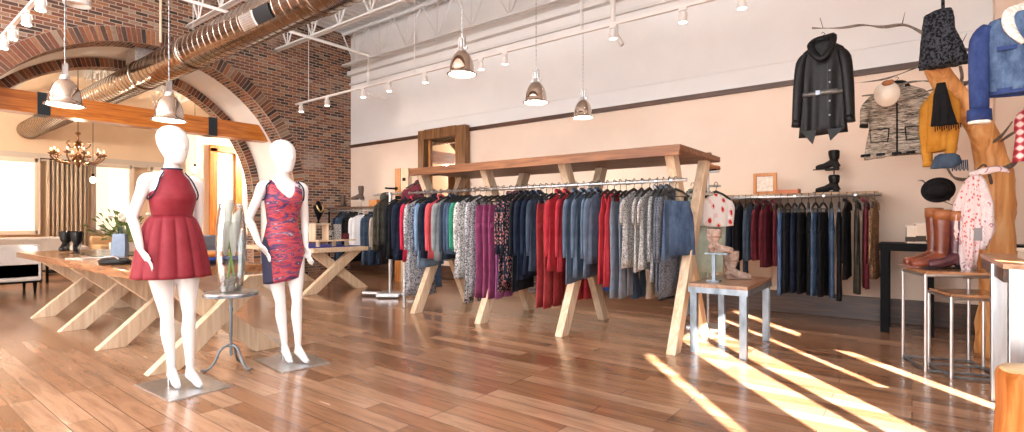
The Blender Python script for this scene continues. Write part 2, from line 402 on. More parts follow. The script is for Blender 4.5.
def barrel(x0, x1, R, name, m, th=.02):
    """the curved lining of an opening, laid out in courses along its length"""
    mb = MB(); NS = 60; L_ = 0; pr = [(AC+R, 0)]+[(AC+R*cos(PI*i/NS), AZ+R*sin(PI*i/NS)) for i in range(NS+1)]+[(AC-R, 0)]
    for i, (a, z) in enumerate(pr):
        if i: L_ += math.hypot(a-pr[i-1][0], z-pr[i-1][1])
        for X in (x0, x1):
            mb.uv[len(mb.v)] = (X, L_); mb.v.append(Vector((X, a, z)))
    for i in range(len(pr)-1): mb.f.append((2*i, 2*i+1, 2*i+3, 2*i+2))
    return struct(mb, name, m, origin=(0, 0, 0))
def voussoirs(x, R_in, R_out, name):
    mb = MB(); N = int(PI*R_in/.068)
    for i in range(N):
        a0, a1 = PI*(i+.1)/N, PI*(i+.9)/N; vs = []
        for X in (x-.03, x+.012):
            for a, r in ((a0, R_in), (a1, R_in), (a1, R_out), (a0, R_out)): vs.append((X, AC+r*cos(a), AZ+r*sin(a)))
        mb.add(vs, [(0,1,2,3),(7,6,5,4),(0,4,5,1),(1,5,6,2),(2,6,7,3),(3,7,4,0)])
    for sgn in (1, -1):
        for k in range(int(AZ/.075)):
            z = k*.075
            c = AC+sgn*(R_in+R_out)/2
            mb.box((x-.009, c, z+.0375), (.042, R_out-R_in-.008, .065))
    mm = MB(); NS = 60
    for i in range(NS):
        a0, a1 = PI*i/NS, PI*(i+1)/NS; vs = []
        for X in (x-.03, x+.004):
            for a, r in ((a0, R_in-.002), (a1, R_in-.002), (a1, R_out+.008), (a0, R_out+.008)): vs.append((X, AC+r*cos(a), AZ+r*sin(a)))
        mm.add(vs, [(0,1,2,3),(7,6,5,4),(0,4,5,1),(1,5,6,2),(2,6,7,3),(3,7,4,0)])
    for sgn in (1, -1): mm.box((x-.013, AC+sgn*(R_in+R_out)/2, AZ/2), (.034, R_out-R_in+.006, AZ))
    o = struct(mb, name, M_vous); mm.build('mortar_bed', M_mortar, o, world=True)
    return o
struct(MB().box((0, 0, 0), (.01, .01, .01)), 'wall_left_core', M_wall) if False else None
arch_wall(BX, BX-.45, R1, 'wall_left', M_brick, FRONT, BW, CZ+.05)
barrel(BX, BX-.45, R1-.001, 'trim_4', M_soff)
voussoirs(BX, R1, R2, 'trim_5')
barrel(BX-.45, BX-1.5, R1+.005, 'trim_6', M_wall)
arch_wall(BX-1.5, BX-1.8, R3, 'wall_left_inner', M_brick, FRONT, 10, CZ+.05)
barrel(BX-1.5, BX-1.8, R3-.001, 'trim_7', M_soff)
voussoirs(BX-1.5, R3, R3+.25, 'trim_8')

# ------------------------------------------------------------ neighbouring room seen through the arch
struct(MB().box((FARX-.1, 4, 2.8), (.2, 16, 5.6)), 'wall_far', M_cream)
struct(MB().box((FARX+4, 3.0, CZ+.05), (8.4*2-.4, 14, .1)), 'ceiling_far', M_ceil)
struct(MB().box((-16.4, -2.6, CZ/2), (8.0, .1, CZ)), 'wall_far_left', M_cream)
struct(MB().box((-16.4, 9.95, CZ/2), (8.0, .1, CZ)), 'wall_far_right', M_cream)
def header():
    mb = MB(); mb.box((FARX+.06, 4, 3.05), (.12, 15.8, .22)); return mb
struct(header(), 'trim_9', mat('grey_header', (.55, .5, .46), .6))
M_winlit = noisy('frosted_daylight_pane', (1, .88, .72), (1, .96, .88), 1.2, .5, bmp=0)
b_ = M_winlit.node_tree.nodes['Principled BSDF']; b_.inputs['Emission Color'].default_value = (1, .9, .76, 1); b_.inputs['Emission Strength'].default_value = .7
for i, (xa, xb) in enumerate(((-30, 37), (93, 131), (150, 190))):
    p, q = at(xa, 200, X=FARX+.05), at(xb, 200, X=FARX+.05)
    ya, yb = p.y, q.y
    fr = MB()
    for yy in (ya, yb): fr.box((FARX+.07, yy, 1.9), (.14, .12, 2.2))
    for zz in (.85, 2.94): fr.box((FARX+.07, (ya+yb)/2, zz), (.14, yb-ya, .12))
    w = struct(fr, 'window_%d' % (i+2), mat('window_trim_pale', (.75, .68, .6), .5))
    MB().box((FARX+.03, (ya+yb)/2, 1.9), (.02, yb-ya-.1, 2.05)).build('pane', M_winlit, w, world=True)
# partition with timber framed doorway
struct(MB().box((-17.0, 8.1, 2.0), (.1, 3.6, 4.0)), 'wall_partition', M_cream)
dr = MB(); pY, qY = at(213, 200, X=-16.9).y, at(238, 200, X=-16.9).y
for yy in (pY, qY): dr.box((-16.9, yy, 1.7), (.14, .2, 3.4))
dr.box((-16.9, (pY+qY)/2, 3.4), (.14, qY-pY+.2, .2))
d_ = struct(dr, 'door_1', M_orange)
MB().box((-16.93, (pY+qY)/2, 1.65), (.04, qY-pY-.15, 3.2)).build('door_panel', wood('door_tan', (.5, .3, .14), (.62, .4, .2), (.7, .48, .27), 'Z'), d_, world=True)
MB().box((-16.9, (pY+qY)/2-.05, 2.1), (.03, .5, 1.9)).build('pane', M_winlit, d_, world=True)
# curtain
c0, c1 = at(47, 200, X=FARX+.5), at(88, 200, X=FARX+.5)
mb = MB(); NC = 90
for i in range(NC+1):
    t = i/NC; y = c0.y+(c1.y-c0.y)*t; x = FARX+.5+.07*sin(t*PI*2*9)+.02*sin(t*40)
    for z in (.05, 1.5, 2.95): mb.v.append(Vector((x, y, z)))
for i in range(NC):
    for j in range(2): a = i*3+j; mb.f.append((a, a+3, a+4, a+1))
ct = thing('curtain', 'floor length taupe curtain hanging between the two bright far windows', 'curtain', (FARX+.5, (c0.y+c1.y)/2, 0))
mb.build('drape', fabric('taupe_curtain', 'plain', (.5, .42, .34), (.58, .49, .4)), ct, world=True, smooth=True, solid=.01)
MB().tube([(FARX+.5, c0.y-.15, 2.97), (FARX+.5, c1.y+.15, 2.97)], .02).build('curtain_rod', M_black, ct, world=True)
# fir beam with steel straps
t = thing('timber_beam', 'thick orange fir beam spanning the brick arch opening', 'beam', (-11.3, 3.3, 2.91))
MB().box((-11.3, 3.43, 3.08), (.3, 4.72, .34), bev=.008).build('timber', M_beam, t, world=True)
for px in (44, 213):
    yy = at(px, 110, X=-11.14).y
    MB().box((-11.3, yy, 3.08), (.33, .16, .36)).build('strap', mat('blue_black_steel', (.03, .04, .05), .35, .6), t, world=True)

# ------------------------------------------------------------ roof joists (run along the room)
def joist(y, zb, zt, x0, x1, label, nbays, grp='open web roof trusses under the deck'):
    t = thing('roof_truss', label, 'truss', ((x0+x1)/2, y, zb), 0, grp)
    for nm, z in (('top_chord', zt), ('bottom_chord', zb)):
        mb = MB()
        for s_ in (-1, 1): mb.box(((x0+x1)/2, y+s_*.035, z), (x1-x0, .045, .012)).box(((x0+x1)/2, y+s_*.018, z+(.025 if z == zb else -.025)), (x1-x0, .008, .05))
        mb.build(nm, M_ceil, t, world=True)
    w = (x1-x0)/nbays
    for i in range(nbays):
        a = x0+i*w
        for (p, q) in (((a, zt), (a+w/2, zb)), ((a+w/2, zb), (a+w, zt))):
            MB().tube([(p[0], y, p[1]), (q[0], y, q[1])], .017, 6).build('web_bar', M_ceil, t, world=True)
        MB().tube([(a+w/2, y, zb), (a+w/2, y, zt)], .011, 6).build('web_post', M_ceil, t, world=True)
joist(7.22, 4.78, 5.55, BX+.05, 3.8, 'white open web truss tight against the white back wall', 16)
joist(5.62, 4.74, 5.55, BX+.05, 3.8, 'white open web truss second from the white back wall', 16)
joist(3.95, 4.74, 5.55, BX+.05, 1, 'white open web truss above the silver duct', 13)
for i, y in enumerate((1.2, 2.9, 4.6, 6.3)):
    joist(y, 4.75, 5.5, FARX+.5, BX-1.9, 'pale truss in the room beyond the arch, %s from the arch left springing' % ORD[i], 8, 'trusses in the room beyond the arch')
# sprinkler pipe with drop
pX = at(368, 55, D=11.0); pA = Vector((pX.x, -1.0, pX.z)); dr2 = at(368, 93, D=11.0)
t = thing('sprinkler_pipe', 'white sprinkler pipe running to the back wall with an elbowed drop', 'pipe', (pX.x, 3, pX.z))
MB().tube([pA, pX, (pX.x, pX.y, dr2.z), (pX.x+.1, pX.y+.12, dr2.z-.07), (pX.x+.25, pX.y+.3, dr2.z-.1)], .028, 10).build('pipe_run', M_white, t, world=True, smooth=True)
for p in (pX, Vector((pX.x, pX.y, dr2.z))): MB().ball(p, .045).build('elbow', M_white, t, world=True, smooth=True)
MB().tube([(pX.x, pX.y, dr2.z+.35), (pX.x, pX.y, dr2.z+.43)], .04, 10).build('coupling', M_white, t, world=True)
# conduit bracket by the right track joint
q = at(613, 5, Y=6.9); q2 = at(613, 30, Y=6.9); q3 = at(622, 45, Y=6.9)
t = thing('conduit_pipe', 'white elbowed conduit pipe dropping from the ceiling beside the track', 'pipe', (q.x, q.y, q2.z))
MB().tube([(q.x, q.y, CZ), q, q2, (q2+q3)/2, q3], .035, 10).build('pipe_run', M_white, t, world=True, smooth=True)
MB().box(q2, (.12, .1, .14), bev=.01).build('junction_box', M_white, t, world=True)

# ------------------------------------------------------------ silver duct
DY, DZ, DR = 3.39, 3.81, .25
t = thing('air_duct', 'long spiral silver air duct running through the brick arch', 'duct', (-8, DY, DZ-DR))
prof = []; x = FARX
while x < 3.2:
    prof += [(DR, x), (DR, x+.006), (DR, x+.15), (DR, x+.156), (DR+.006, x+.16), (DR+.006, x+.168)]; x += .172
MB().lathe(prof, (0, DY, DZ), 36, 'X', (True, True)).build('duct_run', M_duct, t, world=True, smooth=True)
for xx in (-5.4, -8.9, -11.0, -14.5, -2.5):
    MB().lathe([(DR+.003, xx), (DR+.018, xx+.005), (DR+.018, xx+.05), (DR+.003, xx+.055)], (0, DY, DZ), 36, 'X').build('joint_collar', M_duct, t, world=True, smooth=True)
    MB().tube([(xx+.03, DY, DZ+DR), (xx+.03, DY, CZ if xx > BX else CZ)], .006, 6).build('hanger_rod', M_galv, t, world=True)
def patch(x0, x1, a0, a1, r, n=8):
    mb = MB()
    for rr in (r, r+.012):
        for i in range(n+1):
            a = a0+(a1-a0)*i/n
            for X in (x0, x1): mb.v.append(Vector((X, DY+rr*cos(a), DZ+rr*sin(a))))
    k = 2*(n+1)
    for i in range(n): mb.f += [(2*i, 2*i+1, 2*i+3, 2*i+2), (k+2*i, k+2*i+1, k+2*i+3, k+2*i+2), (2*i, 2*i+2, k+2*i+2, k+2*i), (2*i+1, 2*i+3, k+2*i+3, k+2*i+1)]
    mb.f += [(0, 1, k+1, k), (2*n, 2*n+1, k+2*n+1, k+2*n)]
    return mb
A0, A1 = math.radians(186), math.radians(226)
patch(-6.44, -6.08, A0, A1, DR+.008).build('register_plate', mat('dark_register', (.03, .04, .05), .4, .5), t, world=True)
g = patch(-6.8, -6.45, A0, A1, DR+.008).build('register_plate', M_white, t, world=True); g['label'] = 'white louvred register plate'
mb = MB()
for i in range(7):
    a = A0+(A1-A0)*(i+.5)/7
    mb.box((-6.625, DY+(DR+.024)*cos(a), DZ+(DR+.024)*sin(a)), (.3, .006, .02), rx=a)
mb.build('louvre', M_galv, g, world=True)
mb = MB(); mb.box((-11.15, DY+.05, DZ+DR+.1), (.5, .42, .26)); mb.build('branch_collar', M_galv, t, world=True)

# ------------------------------------------------------------ track lights
def track(p0, p1, label):
    t = thing('lighting_track', label, 'track', p0)
    d = Vector(p1)-Vector(p0); c = (Vector(p0)+Vector(p1))/2
    MB().box(c, (abs(d.x) if abs(d.x) > .1 else .04, abs(d.y) if abs(d.y) > .1 else .04, .035)).build('track_bar', M_white, t, world=True)
    n = 4
    for i in range(n):
        p = Vector(p0)+d*((i+.15)/n)
        MB().tube([p, (p.x, p.y, CZ)], .008, 6).build('suspension_rod', M_white, t, world=True)
    return t
TY, TZ = 5.92, 3.64
p0, p1 = at(296, 105, Y=TY), Vector((2.5, TY, TZ)); p0.z = TZ
track(p0, p1, 'long white lighting track hung parallel to the back wall')
track((-10.3, 1.33, 3.6), (-1.5, 1.33, 3.6), 'short white lighting track high over the slanted-leg table')
def spot_head(p, aim, label, lamp=0, group='white spotlights on the long track'):
    t = thing('track_spotlight', label, 'spotlight', p, 0, group)
    p = Vector(p); d = (Vector(aim)-p); d.z = 0; d = d.normalized()
    dn = (Vector((d.x*.35, d.y*.1, -1.1))).normalized(); c = p+Vector((0, 0, -.12))
    MB().box(p+Vector((0, 0, -.03)), (.09, .035, .04), bev=.004).build('adapter', M_white, t, world=True)
    side = dn.cross(Vector((0, 0, 1))).normalized()
    mb = MB(); mb.tube([p+Vector((0, 0, -.05)), p+Vector((0, 0, -.07))+side*.05, c+side*.055], .006, 6); mb.tube([p+Vector((0, 0, -.05)), p+Vector((0, 0, -.07))-side*.05, c-side*.055], .006, 6)
    mb.build('yoke', M_white, t, world=True)
    MB().tube([c-dn*.06, c-dn*.055, c-dn*.0, c+dn*.06], [.02, .034, .04, .05], 16).build('can', M_white, t, world=True, smooth=False)
    MB().tube([c+dn*.0605, c+dn*.064], [.043, .042], 16).build('lens', M_bulb, t, world=True)
    if lamp:
        l = bpy.data.lights.new('spot', 'SPOT'); l.energy = lamp; l.spot_size = math.radians(95); l.spot_blend = .9; l.color = (1, .83, .66); l.shadow_soft_size = .05
        o = bpy.data.objects.new('spotlight_beam', l); COL.objects.link(o); o.location = c+dn*.09
        o.rotation_euler = dn.to_track_quat('-Z', 'Y').to_euler()
hx = [301, 327, 363, 389, 425, 481, 505, 613, 683, 742, 800]
for i, px in enumerate(hx):
    p = at(px, 90, Y=TY); p.z = TZ
    q = Vector((p.x+rnd(-.4, .4), BW, 0))
    spot_head(p, q, 'white track spotlight aimed at the back wall, %s along from the brick wall' % ORD[i], 34 if i in (1, 3, 5, 7, 8, 9) else 0)
for i, px in enumerate((4, 13, 27, 41)):
    p = at(px, 30, Y=1.33); p.z = 3.6
    spot_head(p, p+Vector((.3, -1, 0)), 'white track spotlight in front of brick above the arch, %s from the brick wall' % ORD[i], 0, 'spotlights on the short track')
# white canister above arch
p = at(77, 5, Y=1.95)
t = thing('ceiling_canister', 'white cylinder fixture hanging high in front of the brick above the arch', 'fixture', p)
MB().lathe([(.0, .35), (.15, .35), (.15, 0), (.135, 0), (.13, .05), (0, .05)], p, 24).build('canister', M_white, t, world=True, smooth=False)
MB().tube([p+Vector((0, 0, .3)), (p.x, p.y, CZ)], .01).build('stem', M_white, t, world=True)
# conduit on the brick wall
t = thing('wall_conduit', 'thin white conduit dropping down the brick to the duct', 'conduit', (BX+.03, at(160, 20, X=BX).y, 4.2))
yy = at(160, 20, X=BX).y
MB().tube([(BX+.03, yy, CZ), (BX+.03, yy, 4.35)], .022).build('pipe_run', mat('cream_paint', (.75, .65, .5), .5), t, world=True)
MB().box((BX+.03, yy, 4.9), (.03, .09, .02)).build('clip', M_galv, t, world=True)

# ------------------------------------------------------------ pendant lamps
def pendant():
    t = thing('pendant_lamp', '', 'lamp', (0, 0, 0), 0, 'industrial dome pendants on chains')
    prof = [(.145, .0), (.16, .003), (.161, .01), (.138, .02), (.13, .028), (.129, .06), (.124, .11), (.11, .16), (.088, .205), (.06, .238), (.042, .25), (.036, .262)]
    MB().lathe(prof, n=32).build('shade', M_copper, t, smooth=True, solid=.004)
    MB().lathe([(.0, .3), (.03, .296), (.036, .285), (.04, .262), (.042, .25)], n=20).build('collar', M_galv, t, smooth=True)
    mb = MB(); mb.box((-.036, 0, .33), (.01, .03, .13)); mb.box((.036, 0, .33), (.01, .03, .13)); mb.box((0, 0, .395), (.084, .03, .012)); mb.box((0, 0, .33), (.034, .034, .1))
    mb.build('socket_bracket', M_steel, t)
    mb = MB(); mb.box((.055, 0, .275), (.04, .014, .03)); mb.box((-.055, 0, .275), (.04, .014, .03)); mb.build('clamp', M_galv, t)
    MB().lathe([(0, .022), (.14, .014), (.142, .009), (0, .006)], n=28).build('diffuser', M_bulb, t)
    return t
P0 = pendant(); first = True
def chain(p, top):
    pass
spec = [(462, 73, Y3, 'silver dome pendant hanging nearest the ceiling truss, over the mirror side of the rack') for Y3 in (4.07,)]
spec += [(536, 101, 5.2, 'silver dome pendant, middle one of the three in front of the white wall'), (583, 116, 6.5, 'silver dome pendant, lowest and smallest looking of the three before the white wall'),
         (65, 104, 1.33, 'silver dome pendant crossing the orange beam beside its left steel strap'), (169, 119, 2.05, 'silver dome pendant right above the head of the red-dressed mannequin')]
for i, (px, py, Y, lb) in enumerate(spec):
    p = at(px, py+2, Y=Y)
    o = P0 if i == 0 else dup(P0, p)
    o.location = p; o['label'] = lb; MW[o.name] = Matrix.Translation(p)
    mb = MB(); z = p.z+.4; k = 0
    while z < CZ:
        mb.tube([(p.x, p.y, z), (p.x, p.y, z+.03)], .0035 if k % 2 else .007, 5); z += .028; k += 1
    mb.build('chain', M_galv, o, world=True)
    l = bpy.data.lights.new('pendant', 'SPOT'); l.energy = 35; l.color = (1, .82, .62); l.shadow_soft_size = .1; l.spot_size = 2.4; l.spot_blend = .6
    lo = bpy.data.objects.new('pendant_light', l); COL.objects.link(lo); lo.location = p-Vector((0, 0, .02))

# ------------------------------------------------------------ long timber clothes rack
TX = [-5.1, -4.0, -2.9, -1.73]
t = thing('timber_clothes_rack', 'long timber clothes rack with crossed pale legs and deep stained top shelf', 'clothes rack', (-3.4, 5.08, 0))
RK = t
MB().box((-3.36, 5.08, 1.825), (3.52, 1.2, .055), bev=.006).build('top_shelf', M_shelf, t, world=True)
MB().box((-3.36, 4.5, 1.785), (3.5, .045, .05)).build('shelf_batten', M_shelf, t, world=True)
for X in TX:
    for (ya, yb, dx) in ((4.55, 5.42, .044), (5.64, 4.74, -.044)):
        MB().plank((X+dx, ya, 0), (X+dx, yb, 1.795), .125, .085).build('leg', M_pine, t, world=True, bevel=.004)
def rail(x0, x1, y, z, parent, step=.145, r=.017):
    MB().tube([(x0, y, z), (x1, y, z)], r, 12).build('rail', M_galv, parent, world=True, smooth=True)
    x = x0
    while x <= x1+.001: MB().tube([(x-.014, y, z), (x+.014, y, z)], r*1.5, 12).build('rail_coupling', M_galv, parent, world=True); x += step
rail(-5.55, -1.64, 4.76, 1.56, t); rail(-5.5, -1.62, 5.5, 1.46, t)
for X in (-5.53,):
    MB().tube([(X, 4.76, 1.56), (X, 4.76, .0)], .02, 10).build('end_post', M_galv, t, world=True)
    MB().tube([(X, 5.5, 1.46), (X, 4.76, 1.46)], .017, 10).build('cross_tie', M_galv, t, world=True)

# ------------------------------------------------------------ garments
def hanger_mb(w=.2, clips=False):
    mb = MB()
    hook = [(0, 0, -.1)]+[(0, 0, -.055)]+[(.024*cos(a), 0, -.006+.026*sin(a)) for a in [math.radians(q) for q in (-60, -20, 30, 80, 130, 180, 205)]]
    mb.tube(hook, .0032, 6)
    if clips:
        mb.tube([(-w*1.1, 0, -.165), (-w*.5, 0, -.12), (0, 0, -.1), (w*.5, 0, -.12), (w*1.1, 0, -.165)], [.011, .014, .015, .014, .011], 8, flat=.8)
        mb.tube([(-w*1.1, 0, -.168), (w*1.1, 0, -.168)], .005, 6)
        for s_ in (-1, 1): mb.box((s_*w*.85, 0, -.19), (.025, .026, .055))
    else:
        mb.tube([(-w, 0, -.165), (-w*.5, 0, -.115), (0, 0, -.085), (w*.5, 0, -.115), (w, 0, -.165)], [.011, .015, .017, .015, .011], 8, flat=.8)
        mb.tube([(-w, 0, -.155), (w, 0, -.155)], .004, 6)
    return mb
def cloth_rings(mb, secs, n=36, amp=.5, nf=5, ph=0, z0=None, z1=None, hem=0):
    """flat elliptical sections with falling folds that grow toward the hem"""
    za, zb = secs[0][2], secs[-1][2]
    S = []
    for i in range(len(secs)-1):
        for k in range(3):
            t = k/3; S.append(tuple(secs[i][j]*(1-t)+secs[i+1][j]*t for j in range(5)))
    S.append(secs[-1]); b0 = len(mb.v)
    for q in S:
        g = max(0, min(1, (za-q[2])/(za-zb)))
        for k in range(n):
            a = 2*PI*k/n; c, s_ = cos(a), sin(a)
            x = q[0]+q[3]*math.copysign(abs(c)**.8, c)
            f = amp*(.15+g)*q[4]*sin(nf*2*PI*(x*2.2)+ph+g*1.3)
            mb.v.append(Vector((x, q[1]+q[4]*s_+f, q[2]+hem*g*sin(x*9+ph))))
    for i in range(len(S)-1):
        for k in range(n):
            a, b = b0+i*n+k, b0+i*n+(k+1)%n; mb.f.append((a, b, b+n, a+n))
    mb.f.append(tuple(b0+k for k in range(n))[::-1]); mb.f.append(tuple(b0+(len(S)-1)*n+k for k in range(n)))
    return mb
GN = {'J': ('hanging_jacket', 'jacket'), 'B': ('hanging_blouse', 'top'), 'T': ('hanging_trousers', 'trousers'), 'V': ('hanging_vest', 'vest'), 'S': ('hanging_skirt', 'skirt'), 'D': ('hanging_dress', 'dress')}
def garment(kind, m, L, loc, rz, label, group, th=.026, w=1.0, open_=False, hood=False, name=None, slv=None, trim=None):
    nm, cat = GN[kind]; t = thing(name or nm, label, cat, loc, rz, group)
    ph = rnd(0, 6); b = MB(); H = L
    hanger_mb(.15*w if kind in 'TS' else .19*w, kind in 'TS').build('hanger', M_blackp, t)
    if kind in 'JBD':
        fl = .27 if kind == 'D' else .235
        cloth_rings(b, [(0, 0, -.11, .05*w, .016), (0, 0, -.13, .09*w, .02), (0, 0, -.18, .185*w, th*.85), (0, 0, -.23, .212*w, th*1.1), (0, 0, -.32, .215*w, th*1.3), (0, 0, -.32-(H-.32)*.45, .205*w, th*1.3), (0, 0, -H, fl*w, th*1.4)], ph=ph, amp=.45, hem=.012)
        b.build('body', m, t, smooth=True)
        SL = slv if slv is not None else min(.62, H-.16)
        for s_ in (-1, 1):
            sm = MB(); x = s_*.205*w
            sm.tube([(x-s_*.03, 0, -.2), (x+s_*.005, .006, -.25), (x+s_*.02, .018, -.15-SL*.5), (x+s_*.012, .03, -.15-SL)], [.045, .052, .044, .036], 12, flat=.75, smooth=4)
            for v in sm.v: v.y = v.y*.42
            sm.build('sleeve', m, t, smooth=True)
            if trim: MB().tube([(x+s_*.012, .029, -.15-SL+.03), (x+s_*.012, .03, -.152-SL)], [.038, .038], 12, flat=.8).build('cuff', trim, t, smooth=True)
        if kind == 'J':
            c = MB(); c.tube([(-.055, -.02, -.12), (-.045, .02, -.075), (0, .035, -.065), (.045, .02, -.075), (.055, -.02, -.12), (.03, -.035, -.19)], [.015, .02, .02, .02, .018, .01], 8, flat=.5, smooth=3)
            c.build('collar', m, t, smooth=True)
        if hood:
            MB().ball((0, .045, -.07), (.1, .06, .09)).build('hood', m, t, smooth=True)
    elif kind == 'V':
        cloth_rings(b, [(0, 0, -.11, .12*w, .012), (0, 0, -.16, .135*w, th), (0, 0, -.26, .15*w, th*1.2), (0, 0, -.36, .2*w, th*1.3), (0, 0, -.5, .19*w, th*1.3), (0, 0, -H, .235*w, th*1.6)], ph=ph, amp=.4)
        b.build('body', m, t, smooth=True)
        for s_ in (-1, 1): MB().tube([(s_*.12, -.02, -.13), (s_*.02, -.035, -.36)], [.01, .012], 6).build('lapel', m, t, smooth=True)
    elif kind == 'S':
        cloth_rings(b, [(0, 0, -.165, .17*w, .018), (0, 0, -.2, .18*w, th), (0, 0, -.3, .215*w, th*1.2), (0, 0, -H, .25*w, th*1.5)], ph=ph, amp=.5)
        for v in b.v: v.z -= .05*max(0, 1+(v.z+.165)/(H-.165))
        b.build('skirt_body', m, t, smooth=True)
        MB().rings([(0, 0, -.245, .178*w, .026), (0, 0, -.208, .172*w, .024)], 28).build('waistband', m, t, smooth=False)
    else:
        cloth_rings(b, [(0, 0, -.165, .16*w, .02), (0, 0, -.24, .175*w, th), (0, 0, -.36, .185*w, th*1.15), (0, 0, -.42, .185*w, th*1.1)], ph=ph, amp=.2)
        for s_ in (-1, 1):
            cloth_rings(b, [(s_*.09*w, 0, -.38, .095*w, th*1.1), (s_*.095*w, 0, -.6, .082*w, th*.95), (s_*.1*w, 0, -.6-(H-.6)*.5, .068*w, th*.85), (s_*.105*w, 0, -H, .085*w, th)], n=16, ph=ph, amp=.2)
        for v in b.v: v.z -= .05*max(0, 1+(v.z+.165)/(H-.165))
        b.build('trouser_legs', m, t, smooth=True)
        MB().rings([(0, 0, -.246, .166*w, .023), (0, 0, -.206, .163*w, .021)], 28).build('waistband', m, t, smooth=False)
    return t
# fabrics
FB = {}
def fb(k, *a, **kw): FB[k] = fabric('cloth_'+k, *a, **kw)
fb('navy', 'plain', (.006, .011, .028), (.018, .03, .065)); fb('crimson', 'plain', (.55, .02, .06), (.68, .05, .1))
fb('greyprint', 'print', (.12, .13, .16), (.62, .63, .66), (.3, .33, .4), scale=42); fb('navyprint', 'print', (.02, .03, .08), (.3, .34, .45), scale=45)
fb('denim_light', 'denim', (.13, .24, .4), (.27, .4, .56)); fb('red', 'plain', (.36, .02, .035), (.48, .05, .065)); fb('grey', 'plain', (.22, .25, .27), (.34, .37, .4))
fb('slate', 'denim', (.02, .035, .06), (.06, .09, .14)); fb('slate2', 'plain', (.04, .065, .11), (.09, .13, .2)); fb('green', 'plain', (.02, .2, .12), (.05, .3, .2))
fb('whiteprint', 'print', (.7, .7, .7), (.1, .11, .13), (.6, .6, .62), scale=34); fb('bw', 'print', (.03, .03, .035), (.7, .7, .72), (.15, .15, .17), scale=26)
fb('plum', 'plain', (.2, .035, .1), (.32, .08, .19)); fb('mauve', 'plain', (.27, .08, .24), (.38, .14, .34)); fb('floral', 'floral', (.012, .016, .03), (.6, .08, .1), (.4, .3, .28), scale=130)
fb('dark', 'plain', (.005, .006, .01), (.016, .019, .026)); fb('trred', 'plain', (.28, .028, .035), (.4, .06, .065)); fb('bluegrey', 'plain', (.07, .105, .16), (.13, .18, .26))
fb('sweat', 'plain', (.11, .13, .17), (.2, .235, .29)); fb('animal', 'print', (.55, .54, .53), (.04, .04, .045), (.55, .54, .53), scale=70); fb('tweed', 'tweed', (.08, .09, .1), (.42, .44, .47), scale=55)
fb('charcoal', 'tweed', (.02, .025, .038), (.15, .17, .21), scale=60); fb('denim', 'denim', (.025, .05, .11), (.09, .15, .25)); fb('denim_mid', 'denim', (.06, .12, .26), (.13, .22, .4))
fb('cobalt', 'plain', (.02, .06, .3), (.06, .12, .42)); fb('black', 'plain', (.003, .003, .004), (.009, .009, .011)); fb('maroon', 'plain', (.075, .01, .018), (.16, .025, .04))
fb('brown', 'tweed', (.09, .05, .03), (.3, .17, .09), scale=40); fb('sage', 'plain', (.36, .46, .4), (.5, .6, .52)); fb('white', 'plain', (.7, .7, .72), (.82, .82, .84))
fb('olive', 'plain', (.025, .023, .018), (.075, .07, .055)); fb('beige', 'plain', (.42, .36, .29), (.55, .48, .4)); fb('redwhite', 'floral', (.82, .8, .79), (.6, .03, .04), (.78, .6, .58), scale=36)
fb('pinkred', 'plain', (.62, .08, .1), (.75, .14, .16)); fb('navywhite', 'bands', (.02, .03, .08), (.3, .3, .35), (.8, .8, .8))
G1 = 'clothes hanging on the long timber rack'
spec = [
(398,'J','navy',262,'navy jacket, leftmost on the front rail, before the crimson coat'),
(404,'J','crimson',262,'bright crimson pink long jacket near the left end of the front rail'),
(410,'D','greyprint',308,'long grey and white printed dress right of the crimson jacket'),
(415,'B','navyprint',256,'navy printed top beside the long grey printed dress'),
(420,'B','denim_light',268,'light blue denim shirt left of the first bright red cardigan'),
(425,'J','navy',259,'navy jacket tucked between light denim shirt and red cardigan'),
(431,'J','pinkred',259,'coral red cardigan alone among blue and navy garments'),
(438,'B','grey',262,'grey shirt just right of the coral red cardigan'),
(443,'J','slate',260,'dark slate jacket right of the grey shirt'),
(448,'B','slate2',256,'muted blue shirt between dark slate jacket and blue denim shirt'),
(452,'B','denim',256,'blue denim shirt left of the green top'),
(456,'B','green',251,'emerald green top, the only green piece on the front rail'),
(460,'D','whiteprint',280,'white dress with grey print right of the green top'),
(465,'T','bw',307,'black and white printed trousers, the lower hanging pair left of plum trousers'),
(470,'D','greyprint',298,'grey printed dress touching the first plum trousers'),
(476,'T','plum',299,None),(482,'T','plum',299,None),(488,'T','plum',300,None),
(494,'T','mauve',300,'mauve trousers right of the plum trousers'),
(501,'J','floral',292,'black top with red flowers next to the mauve trousers'),
(507,'J','floral',285,'black top with red flowers, second one from the mauve trousers'),
(513,'J','dark',292,'near black jacket right of the flowered tops'),
(519,'J','navy',280,None),(525,'J','navy',276,None),(531,'J','slate',272,'slate blue jacket just left of the red trousers'),
(537,'T','trred',309,None),(543,'T','trred',310,None),
(550,'J','red',272,'red jacket, left one of the adjoining red pair'),(558,'J','red',274,'red jacket, second of the adjoining red pair, touching blue-grey jackets'),
(567,'J','bluegrey',284,None),(575,'J','bluegrey',280,None),(583,'J','bluegrey',278,None),(590,'J','bluegrey',266,None),
(599,'V','red',285,'red sleeveless vest beside the last blue-grey jacket'),(606,'V','red',288,'red sleeveless vest beside the grey jogging trousers'),
(612,'T','sweat',300,'soft grey jogging trousers next to the red vests'),(618,'T','sweat',300,'soft grey jogging trousers next to the black and white speckled tops'),
(626,'B','animal',270,None),(634,'B','animal',272,None),(642,'B','animal',272,None),
(650,'J','tweed',283,'grey tweed cardigan right of the speckled tops'),(656,'J','charcoal',292,'charcoal knit coat beside the grey tweed cardigan'),(662,'J','charcoal',300,'longest charcoal knit coat, left of the denim skirts'),
(668,'S','denim',262,'dark denim skirt hidden behind the end denim skirt'),(674,'S','denim',258,'faded denim skirt on the end hanger beside the big pale leg'),
]
cnt = {}
tot = {}
